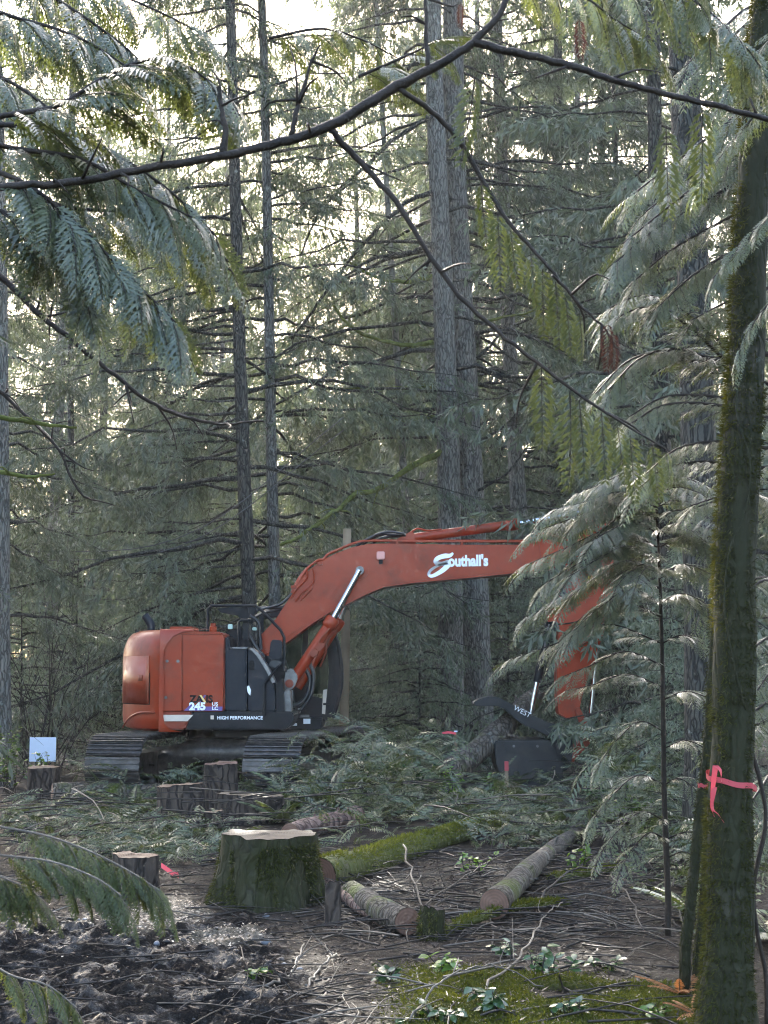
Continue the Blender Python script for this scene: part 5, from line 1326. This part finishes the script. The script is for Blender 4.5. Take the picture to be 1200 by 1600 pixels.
l4 = limb([(622, 137), (690, 188), (740, 258), (790, 340), (850, 410), (900, 470), (950, 520), (968, 565)], [4.15, 4.2, 4.25, 4.25, 4.25, 4.25, 4.25, 4.25], [.008, .0075, .007, .006, .005, .004, .003, .002], n=40, tw=4, seed=4)
limb([(348, 242), (352, 200), (345, 160), (340, 135)], 4.15, [.012, .008, .006, .004], n=16, tw=3, seed=5)
limb([(455, 212), (462, 180), (470, 150), (488, 95), (500, 70)], 4.15, [.008, .007, .006, .004, .002], n=16, tw=4, seed=6)
limb([(668, 108), (666, 60), (664, 0), (660, -40)], 4.15, [.007, .006, .005, .004], n=14, tw=2, seed=7)
limb([(-260, 330), (-60, 400), (0, 432), (60, 490), (110, 530), (160, 570), (230, 625), (290, 652), (350, 662), (412, 658)], 5.3, [.016, .013, .012, .010, .009, .008, .007, .006, .005, .003], n=50, tw=10, seed=8)
limb([(-260, 600), (-60, 640), (0, 652), (60, 662), (120, 668)], 5.6, [.014, .012, .01, .008, .004], mat='mosslimb', n=24, tw=5, seed=9)
limb([(-260, 700), (-60, 728), (0, 738), (50, 745), (86, 740)], 5.8, [.012, .01, .009, .007, .003], mat='mosslimb', n=24, tw=5, seed=10)
limb([(-260, 300), (-60, 350), (0, 362), (60, 370), (120, 400), (180, 405)], 5.2, [.012, .01, .009, .007, .005, .002], n=24, tw=8, seed=11)
limb([(60, 490), (80, 470), (115, 485)], 5.3, [.005, .003, .002], n=10, tw=1, seed=12)
limb([(-260, 520), (-40, 590), (30, 640), (90, 700), (125, 770), (180, 790)], 6.2, [.012, .009, .007, .006, .005, .002], n=24, tw=8, seed=13)
# boughs with foliage, upper left
mb = MB()
LB = [([(-250, 260), (-80, 215), (0, 182), (90, 166), (160, 122), (230, 93), (290, 102), (350, 145)], 4.3, 30, .30, .5),
      ([(-250, 290), (-80, 215), (0, 195), (80, 203), (160, 232), (230, 272), (290, 320), (340, 372)], 4.6, 30, .28, .6),
      ([(-250, 300), (-80, 258), (0, 270), (60, 300), (120, 350), (170, 400), (220, 450), (275, 505)], 4.2, 34, .30, .7),
      ([(-250, 360), (-80, 325), (0, 330), (60, 370), (110, 420), (145, 475)], 4.4, 22, .28, .7),
      ([(-200, 120), (-60, 20), (40, 32), (130, 62), (210, 112)], 5.2, 20, .30, .7), ([(-200, 160), (-60, 105), (10, 125), (70, 165), (120, 210)], 4.8, 16, .28, .7),
      ([(-200, 60), (-40, -50), (60, -15), (125, 22), (185, 65), (216, 92)], 5.6, 18, .30, .8), ([(-250, 300), (-80, 280), (30, 300), (110, 325), (200, 335), (300, 380), (370, 430)], 4.9, 26, .26, .8),
      ([(-250, 320), (-60, 230), (40, 235), (130, 250), (220, 300), (300, 340)], 4.35, 24, .27, .7), ([(-200, 60), (0, -40), (120, -30), (230, 10), (330, 60)], 5.9, 20, .30, .8)]
for px, Yq, nsp, sz, dr in LB:
    cedar_limb(mb, [P(x, y, Yq) for x, y in px], .011, .003, nsp, sz, rg, start=.3, droop=dr * 1.3, tm=SPR, jit=.3)
# frost-pale spray tips near the top middle
for px, Yq, nsp, sz in [([(420, 60), (500, 45), (560, 60), (620, 90)], 5.1, 10, .2), ([(560, 120), (640, 85), (690, 60)], 5.0, 8, .2), ([(770, -40), (900, -10), (960, 30), (1010, 60)], 5.0, 14, .24), ([(900, -60), (1030, -20), (1120, 40), (1170, 100)], 5.2, 16, .26), ([(1000, -60), (1110, 20), (1180, 90)], 4.8, 12, .26)]:
    cedar_limb(mb, [P(x, y, Yq) for x, y in px], .006, .002, nsp, sz, rg, start=.05, droop=.9, jit=.4)
mb.build('crown', CE, lc)
# hanging sprays seen flat against the light
mb = MB()
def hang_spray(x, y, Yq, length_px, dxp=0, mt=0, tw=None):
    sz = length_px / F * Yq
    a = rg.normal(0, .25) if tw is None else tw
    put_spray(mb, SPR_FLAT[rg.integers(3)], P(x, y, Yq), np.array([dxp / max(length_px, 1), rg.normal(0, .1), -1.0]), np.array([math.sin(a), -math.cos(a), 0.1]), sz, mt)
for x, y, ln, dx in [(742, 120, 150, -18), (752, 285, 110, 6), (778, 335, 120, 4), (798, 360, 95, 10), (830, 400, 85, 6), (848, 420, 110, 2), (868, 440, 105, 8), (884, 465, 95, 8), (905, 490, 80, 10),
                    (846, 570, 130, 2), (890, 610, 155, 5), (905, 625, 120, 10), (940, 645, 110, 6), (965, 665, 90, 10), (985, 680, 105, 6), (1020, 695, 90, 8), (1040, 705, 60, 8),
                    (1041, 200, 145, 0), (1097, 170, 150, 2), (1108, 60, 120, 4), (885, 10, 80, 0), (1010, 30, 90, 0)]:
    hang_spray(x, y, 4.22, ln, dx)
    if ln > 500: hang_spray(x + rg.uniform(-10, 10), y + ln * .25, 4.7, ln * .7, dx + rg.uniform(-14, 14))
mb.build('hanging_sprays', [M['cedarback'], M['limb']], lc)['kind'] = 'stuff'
mb = MB()
for x, y, ln in [(905, 30, 70), (950, 505, 75), (958, 520, 60), (720, 5, 40)]: hang_spray(x, y, 4.22, ln, 0)
mb.build('dead_sprays', [M['brownleaf'], M['limb']], lc)['kind'] = 'stuff'
# twig dangling over the boom
pa = smooth_path([P(x, y, 4.8) for x, y in [(690, 435), (724, 620), (720, 850), (722, 905), (733, 955)]], 5)

# ------------------------------------------------------------------ near fronds, lower left
nb = thing('cedar_seedling', 'low cedar seedling reaching in from the lower left edge with backlit fronds', 'plant', Vector((-1.35, 3.5, ghs(-1.35, 3.5))))
mb = MB(); tube(mb, smooth_path([(-1.35, 3.5, ghs(-1.35, 3.5) - .05), (-1.33, 3.5, .7), (-1.3, 3.5, 1.5), (-1.28, 3.5, 2.0)], 14), np.linspace(.02, .006, 14), 8); mb.build('stem', M['limb'], nb, True)
mb = MB()
for px, Yq, nsp, sz in [([(-340, 1250), (-60, 1278), (0, 1292), (70, 1305), (140, 1330), (200, 1360), (250, 1392)], 3.4, 22, .14), ([(-340, 1280), (-60, 1325), (0, 1336), (80, 1346), (150, 1372), (190, 1400)], 3.3, 18, .13), ([(-340, 1320), (-60, 1350), (0, 1370), (50, 1390)], 3.5, 10, .14)]:
    cedar_limb(mb, [P(x, y, Yq) for x, y in px], .0032, .0015, int(nsp * 1.5), sz, rg, start=.42, droop=1.0, spread=.55, fwd=1.0, jit=.2)
cedar_limb(mb, [P(x, y, 5.0) for x, y in [(-300, 1440), (-60, 1490), (20, 1525), (75, 1540), (120, 1575)]], .005, .002, 12, .18, rg, start=.4, droop=1.0, spread=.6)
mb.build('fronds', [M['frond'], M['twigpale']], nb)['kind'] = 'stuff'

# ------------------------------------------------------------------ mossy trunk at the right
mp = [(1138, 1625), (1137, 1590), (1140, 1450), (1139, 1300), (1147, 1150), (1150, 1000), (1152, 850), (1160, 700), (1166, 560), (1172, 400), (1180, 250), (1196, 50), (1215, -150), (1240, -500)]
mw = [52, 44, 36, 34, 32, 33, 31, 30, 28, 27, 26, 25, 24, 20]
YM = 7.7
path = smooth_path([P(x, y, YM) for x, y in mp], 70)
radm = np.interp(np.linspace(0, 1, 70), np.linspace(0, 1, len(mw)), mw) / F * YM
mt = thing('maple_tree', 'moss-covered trunk wrapped with pink tape at the right edge', 'tree', Vector((path[0][0], YM, ghs(path[0][0], YM))))
mb = MB(); V, q, _ = tube_arrays(path, radm, 30, cap=False)
nzz = fbm(V[:, 0] * 9, V[:, 2] * 3 + V[:, 1] * 9, 3, 4) - .5
ctr = np.repeat(path, 30, 0); V = V + (V - ctr) * (nzz * .35)[:, None]
mb.add(V, q); mb.build('trunk', M['barkmoss'], mt, True)
NMS = 46000
i = rg.integers(0, len(V) - 31, NMS); f = rg.random(NMS)[:, None]; pv = V[i] * (1 - f) + V[i + 30] * f; g2 = rg.random(NMS)[:, None]; pv = pv * (1 - g2 * .5) + V[i + 1] * (g2 * .5)
out = unit(pv - ctr[i])
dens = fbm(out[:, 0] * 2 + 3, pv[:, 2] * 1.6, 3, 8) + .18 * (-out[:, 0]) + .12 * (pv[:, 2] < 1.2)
keep = (dens > .50) & (pv[:, 2] < 6.5)
pv, out = pv[keep], out[keep]; m_ = len(pv)
d = unit(out * .8 + rg.normal(0, .4, (m_, 3)) + np.array([0, 0, -.5])); sv = unit(np.cross(d, rg.normal(0, 1, (m_, 3))))
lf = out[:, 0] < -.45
for sel, key, ls in ((~lf, 'mossdark', 1.0), (lf, 'mossrimlit', 1.35)):  # left-facing moss is lighter and longer: rim light painted into it
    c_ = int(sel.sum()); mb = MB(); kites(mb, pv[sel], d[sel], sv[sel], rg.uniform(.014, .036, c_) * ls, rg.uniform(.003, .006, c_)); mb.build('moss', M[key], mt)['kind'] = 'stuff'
for j, px in enumerate([[(1160, 560), (1150, 640), (1172, 720), (1165, 800), (1140, 860), (1132, 950), (1150, 1050), (1165, 1110)], [(1168, 1150), (1190, 1230), (1196, 1290), (1178, 1380), (1182, 1450), (1196, 1520), (1198, 1600)]]):
    rpts = smooth_path([P(x, y, YM - .13 if j == 0 else YM + .1) for x, y in px], 30)
    mb = MB(); tube(mb, rpts, .004 if j == 0 else .011, 7, noise=.15); mb.build('vine_stem', M['barkmoss' if j == 0 else 'limb'], mt, True)
# small leaning stems behind it
for j, (px, r, lab) in enumerate([([(1068, 1500), (1080, 1400), (1092, 1280), (1104, 1180), (1112, 1050), (1122, 900), (1140, 700), (1155, 500)], .024, 'thin leaning mossy stem left of the taped trunk'), ([(1088, 1520), (1098, 1420), (1106, 1320), (1115, 1200), (1124, 1050), (1142, 850), (1155, 650)], .022, 'second thin mossy stem close against the taped trunk')]):
    Yq = 8.5 + .1 * j; pts = smooth_path([P(x, y, Yq) for x, y in px], 30); g = ghs(pts[0][0], Yq); pts[0][2] = g - .03
    rt = thing('slender_tree', lab, 'tree', Vector((pts[0][0], Yq, g)))
    mb = MB(); tube(mb, pts, np.linspace(r * 1.3, r * .6, 30), 10, noise=.12); mb.build('trunk', M['barkmoss'], rt, True)
    k = 3500; i = rg.integers(0, 29, k); f = rg.random(k)[:, None]; c = pts[i] * (1 - f) + pts[i + 1] * f; a = rg.uniform(0, 6.28, k)
    o_ = np.stack([np.cos(a), np.sin(a), 0 * a], -1); d = unit(o_ + rg.normal(0, .4, (k, 3)) + np.array([0, 0, -.5])); sv = unit(np.cross(d, rg.normal(0, 1, (k, 3))))
    mb = MB(); kites(mb, c + o_ * r * .9, d, sv, rg.uniform(.012, .035, k), rg.uniform(.003, .006, k)); mb.build('moss', M['mossdark'], rt)['kind'] = 'stuff'
# flagging tape
def band(label, py0, py1, w_px, center_path, rad, Y, tails):
    z0, z1 = P(1140, py0, Y).z, P(1140, py1, Y).z
    def cat(z): k = int(np.argmin(abs(center_path[:, 2] - z))); return center_path[k], rad[k]
    a = np.linspace(R(60), R(480), 60); w = w_px / F * Y
    mb = MB(); V = []
    for s_ in (-.5, .5):
        row = []
        for j, aa in enumerate(a):
            z = z0 + (z1 - z0) * j / 59; c, r = cat(z); row.append((c[0] + (r * 1.16 + .003) * math.cos(aa), c[1] + (r * 1.16 + .003) * math.sin(aa), z + s_ * w + .004 * math.sin(aa * 5)))
        V += row
    mb.add(V, [(j, j + 1, 61 + j, 60 + j) for j in range(59)])
    for tl in tails:
        pts = smooth_path([P(x, y, Y - rad[0] * 1.2 - .02) for x, y in tl], 16)
        ww = w * np.linspace(1.0, .7, 16)
        tw_ = np.linspace(0, 1.6, 16)
        o_ = np.stack([np.cos(tw_) * ww / 2, np.sin(tw_) * ww / 2, 0 * tw_], -1)
        mb.add(np.concatenate([pts - o_, pts + o_]), [(j, j + 1, 17 + j, 16 + j) for j in range(15)])
    o = mb.build('flagging_tape', M['ribbon'], None, True); tag(o, label, 'tape'); return o
band('pink tape tied round the mossy trunk with tails hanging', 1199, 1246, 8.5, path, radm, YM, [[(1118, 1196), (1114, 1230), (1113, 1262), (1122, 1272), (1131, 1285)], [(1118, 1196), (1126, 1205), (1127, 1222)], [(1116, 1230), (1112, 1260), (1116, 1276)]])
c2 = smooth_path([P(x, y, 8.5) for x, y in [(1068, 1500), (1080, 1400), (1092, 1280), (1104, 1180), (1112, 1050)]], 40)
band('narrow pink tape on the thin leaning stem behind', 1226, 1229, 6, c2, np.full(40, .024), 8.5, [])
g = G(262, 1372)
mb = MB()
pts = smooth_path([P(252, 1352, g.y), P(262, 1359, g.y), P(272, 1366, g.y), P(279, 1368, g.y), P(277, 1380, g.y)], 14)
mb.add(np.concatenate([pts + np.array([0, 0, .022]), pts - np.array([0, .01, .02])]), [(j, j + 1, 15 + j, 14 + j) for j in range(13)])
tag(mb.build('flagging_tape', M['ribbon'], None, True), 'scrap of pink tape on the slash left of the mossy stump', 'tape')
# survey stakes
for j, (x, y0, y1, Yq, lab) in enumerate([(712, 1142, 1180, 23.5, 'pale survey stake standing in front of the fir pair'), (791, 1190, 1222, 20, 'pink-topped survey stake in the brush before the bucket')]):
    a, b = P(x - 2, y1, Yq), P(x + 2, y0, Yq); zg = ghs(a.x, Yq)
    st = thing('survey_stake', lab, 'stake', Vector((a.x, Yq, zg)))
    boxw('shaft', a.x, a.x + .045, Yq, Yq + .02, zg - .05, b.z, 'pole', st, .004)
    boxw('painted_top', a.x - .003, a.x + .048, Yq - .003, Yq + .023, b.z - (.02 if j == 0 else .12), b.z + .003, 'board' if j == 0 else 'ribbon', st, .003)
pts = [P(x, y, 23.45) for x, y in [(691, 1146), (700, 1144), (712, 1146)]]
mb = MB(); mb.add([p + Vector((0, 0, dz)) for dz in (.018, -.018) for p in pts], [(0, 1, 4, 3), (1, 2, 5, 4)]); tag(mb.build('flagging_tape', M['ribbon']), 'pink tape fluttering from the pale survey stake', 'tape')
# pale board on the left
a, b = P(46, 1190, 24.5), P(88, 1152, 24.5)
bd = thing('sign_board', 'pale blue-white board standing among leaves at the far left', 'board', Vector(((a.x + b.x) / 2, 24.5, ghs(a.x, 24.5))))
boxw('panel', a.x, b.x, 24.48, 24.5, a.z, b.z, 'board', bd, .004)
for xx in (a.x + .05, b.x - .05): boxw('post', xx - .02, xx + .02, 24.503, 24.54, ghs(a.x, 24.5) - .1, b.z - .03, 'pole', bd, .004)

# ------------------------------------------------------------------ slash: cut boughs heaped on the ground
rg = np.random.default_rng(31)
def slash_pile(mb, px0, px1, py0, py1, cnt, hmax, size, tm=SPR_LO):
    for k in range(cnt):
        g = G(rg.uniform(px0, px1), rg.uniform(py0, py1)); a = rg.uniform(0, 6.28)
        h = rg.random()**1.5 * hmax * (0.4 + 1.2 * fbm(np.array([g.x * .9]), np.array([g.y * .9]), 2, 70)[0])
        ax = np.array([math.cos(a), math.sin(a), rg.normal(.25, .42)])
        put_spray(mb, tm[rg.integers(len(tm))], np.array(g) + np.array([0, 0, h + .03]), ax, np.array([rg.normal(0, .4), rg.normal(-.25, .4), 1]), size * rg.uniform(.6, 1.3))
piles = [('slash_pile', 'heap of cut green boughs between the stumps and the tracks', [(0, 240, 1272, 1300, 260, .16, .3), (120, 520, 1246, 1262, 260, .5, .32), (120, 240, 1235, 1265, 80, .25, .24), (440, 620, 1205, 1290, 480, 1.0, .34), (240, 450, 1235, 1300, 60, .05, .2), (150, 350, 1300, 1350, 340, .15, .28)]),
         ('slash_pile', 'wide heap of cut boughs below the bucket', [(560, 710, 1215, 1290, 400, .95, .34), (690, 800, 1250, 1300, 130, .35, .32), (740, 900, 1240, 1330, 300, .36, .3), (920, 1050, 1215, 1330, 360, .9, .34), (765, 880, 1238, 1258, 110, .3, .3), (1000, 1210, 1290, 1400, 260, .45, .3)]),
         ('slash_pile', 'boughs left lying between the near mud and the stumps', [(0, 340, 1290, 1350, 150, .2, .24), (500, 720, 1270, 1330, 130, .3, .25)])]
for nm, lab, regs in piles:
    mb = MB()
    for r_ in regs: slash_pile(mb, *r_)
    o = mb.build(nm, [M['slash'], M['twig']]); o['kind'] = 'stuff'; o['label'] = lab

# ------------------------------------------------------------------ broad-leaved shrubs, ferns
def leaf_tmpl():
    x = np.array([0, .2, .45, .7, 1.0]); w = np.array([.04, .26, .30, .2, .0]); V = []
    for xi, wi in zip(x, w):
        V += [(xi, -wi, .10 * wi - .12 * xi * xi), (xi, 0, -.12 * xi * xi), (xi, wi, .10 * wi - .12 * xi * xi)]
    q = []
    for i in range(4): q += [(3 * i, 3 * i + 3, 3 * i + 4, 3 * i + 1), (3 * i + 1, 3 * i + 4, 3 * i + 5, 3 * i + 2)]
    return np.array(V), np.array(q), np.zeros(len(q), int)
LEAF = leaf_tmpl()
def leafy_shrub(label, base, h, nst, nl, ls, mat, seed, name='salal_shrub', spread=.35, cat='shrub'):
    rgs = np.random.default_rng(seed); root = thing(name, label, cat, base)
    ms = MB(); ml = MB()
    for k in range(nst):
        a = rgs.uniform(0, 6.28); d = unit(np.array([math.cos(a) * spread, math.sin(a) * spread, 1]) + rgs.normal(0, .15, 3)); L = h * rgs.uniform(.55, 1.05)
        pts = [np.array([rgs.normal(0, .05), rgs.normal(0, .05), 0])]
        for s in range(6): d = unit(d + rgs.normal(0, .15, 3)); pts.append(pts[-1] + d * L / 6)
        tube(ms, pts, np.linspace(.006, .002, 7), 4, cap=False)
        for j in range(nl):
            t = rgs.uniform(.25, 1.0) * 5.99; i = int(t); p = pts[i] + (pts[i + 1] - pts[i]) * (t - i)
            a2 = rgs.uniform(0, 6.28)
            put_spray(ml, LEAF, p, np.array([math.cos(a2), math.sin(a2), rgs.normal(.0, .35)]), np.array([rgs.normal(0, .35), rgs.normal(-.2, .35), 1]), ls * rgs.uniform(.6, 1.2))
    link('stems', ms.mesh('stems', M['twig']), root)['kind'] = 'stuff'; o = link('leaves', ml.mesh('leaves', M[mat], (0, 0, 0), True), root); o['kind'] = 'stuff'
    return root
SH = [(20, 1215, 22.5, 1.1, 16, 22, .085, 'broad', 'leafy green shrub at the far left beside the pale board'), (-20, 1240, 21, 1.0, 12, 20, .085, 'broad', 'leafy shrub cut by the left edge below the pale board'),
      (75, 1195, 23.6, .75, 8, 16, .075, 'broad', 'small leafy shrub just right of the pale board'),
      (640, 1240, 20.5, .9, 14, 20, .085, 'broad2', 'glossy shrub left of the gripped log'), (700, 1250, 19.5, .6, 12, 18, .08, 'broad', 'low bright shrub under the gripped log'), (770, 1240, 20.6, .45, 14, 18, .07, 'broad', 'bright leafy shrub in front of the bucket'),
      (840, 1250, 19.5, .3, 12, 16, .075, 'broad2', 'low glossy shrub beneath the bucket pivot'), (570, 1245, 20, .8, 12, 18, .08, 'broad2', 'glossy shrub below the cab front'), (930, 1260, 18.5, .7, 12, 16, .08, 'broad2', 'glossy shrub right of the bucket link'),
      (985, 1290, 17, .6, 10, 16, .08, 'broad', 'low shrub left of the sapling stem'), (740, 1348, 13.6, .28, 6, 8, .07, 'broad', 'small green plant by the far end of the bare grey log'), (905, 1352, 13.8, .3, 6, 9, .075, 'broad', 'small bright plant right of the bare grey log')]
for i, (px, py, Yq, h, nst, nl, ls, mt_, lab) in enumerate(SH):
    X = (px - 600) / F * Yq; leafy_shrub(lab, Vector((X, Yq, ghs(X, Yq))), h, nst, nl, ls, mt_, 200 + i)
PL = [(700, 1520, .16, 4, 6, .085, 'broad', 'small plant with two upright yellow-green leaves on the moss'), (850, 1525, .20, 6, 6, .085, 'broad2', 'glossy-leaved plant in the middle of the moss'), (790, 1495, .12, 5, 6, .07, 'broad2', 'low glossy plant before the slim mossy pole'),
      (600, 1530, .12, 4, 6, .075, 'broad2', 'dark glossy plant on the left edge of the moss'), (405, 1530, .10, 3, 5, .06, 'broad', 'tiny bright green plant on the mud'), (950, 1515, .10, 4, 5, .075, 'broad2', 'low pale-glinting plant near the dead bracken'),
      (770, 1580, .14, 5, 6, .08, 'broad2', 'glossy plant at the bottom edge of the moss'), (680, 1590, .12, 5, 6, .08, 'broad2', 'low plant at the bottom edge left of the moss'), (890, 1585, .10, 4, 5, .07, 'broad2', 'low plant at the bottom edge right of the moss'), (1010, 1590, .1, 4, 5, .07, 'broad', 'small plant at the foot of the taped trunk')]
for i, (px, py, h, nst, nl, ls, mt_, lab) in enumerate(PL):
    leafy_shrub(lab, G(px, py), h, nst + 3, nl + 1, ls * .85, mt_, 240 + i, 'ground_plant', .8, 'plant')
def fern(label, base, nf, L, mat, seed, name='sword_fern'):
    rgs = np.random.default_rng(seed); root = thing(name, label, 'fern', base); mb = MB()
    T = [spray_template(22, 0, .25, s, .22, .055) for s in (40, 41)]
    for k in range(nf):
        a = 2 * math.pi * k / nf + rgs.normal(0, .2); e = rgs.uniform(.3, 1.0)
        put_spray(mb, T[k % 2], np.array([0, 0, .02]), np.array([math.cos(a), math.sin(a), e]), np.array([-math.cos(a) * e, -math.sin(a) * e, 1]), L * rgs.uniform(.75, 1.15))
    link('fronds', mb.mesh('fronds', [M[mat], M['twig']]), root)['kind'] = 'stuff'
    return root
for i, (px, Yq, nf, L, lab) in enumerate([(610, 21.5, 16, .9, 'pale arching sword fern left of the gripped log'), (650, 22.3, 14, .85, 'sword fern close to the survey stake'), (560, 20.5, 14, .8, 'sword fern in the brush right of the tracks'), (720, 18.5, 12, .6, 'sword fern below the gripped log'), (1000, 19, 14, .8, 'sword fern right of the bucket'), (445, 17.5, 12, .6, 'fern against the broad dark stump'), (480, 20.2, 14, .8, 'fern in front of the right track'), (215, 20, 12, .7, 'fern before the left track'), (870, 16.5, 12, .55, 'fern behind the bare grey log'), (1075, 11.5, 12, .5, 'fern between the sapling stem and the taped trunk'), (1190, 10.5, 12, .55, 'fern at the right edge beyond the taped trunk')]):
    X = (px - 600) / F * Yq; fern(lab, Vector((X, Yq, ghs(X, Yq))), nf, L, 'slash', 300 + i)
for i, (px, py, L, lab) in enumerate([(1062, 1560, .22, 'dead orange bracken curled before the taped trunk'), (1085, 1590, .2, 'dead orange bracken at the foot of the taped trunk')]):
    fern(lab, G(px, py), 9, L, 'bracken', 330 + i, 'dead_fern')

# ------------------------------------------------------------------ thin morning haze in the wood
def build_haze():
    x0, x1, y0, y1, z0, z1 = -75, 75, -6, 135, -1.3, 38
    V = [(x, y, z) for z in (z0, z1) for y in (y0, y1) for x in (x0, x1)]
    mb = MB(); mb.add(V, [(0, 2, 3, 1), (4, 5, 7, 6), (0, 1, 5, 4), (2, 6, 7, 3), (0, 4, 6, 2), (1, 3, 7, 5)])
    m = bpy.data.materials.new('haze_air'); m.use_nodes = True; t = m.node_tree
    t.nodes.remove(t.nodes['Principled BSDF'])
    v = t.nodes.new('ShaderNodeVolumePrincipled')
    v.inputs['Color'].default_value = (0.93, 0.95, 0.96, 1); v.inputs['Density'].default_value = 0.00055; v.inputs['Anisotropy'].default_value = 0.45
    t.links.new(v.outputs[0], t.nodes['Material Output'].inputs['Volume'])
    o = mb.build('haze', m); o['kind'] = 'stuff'; o['label'] = 'thin pale haze hanging in the forest'
build_haze()
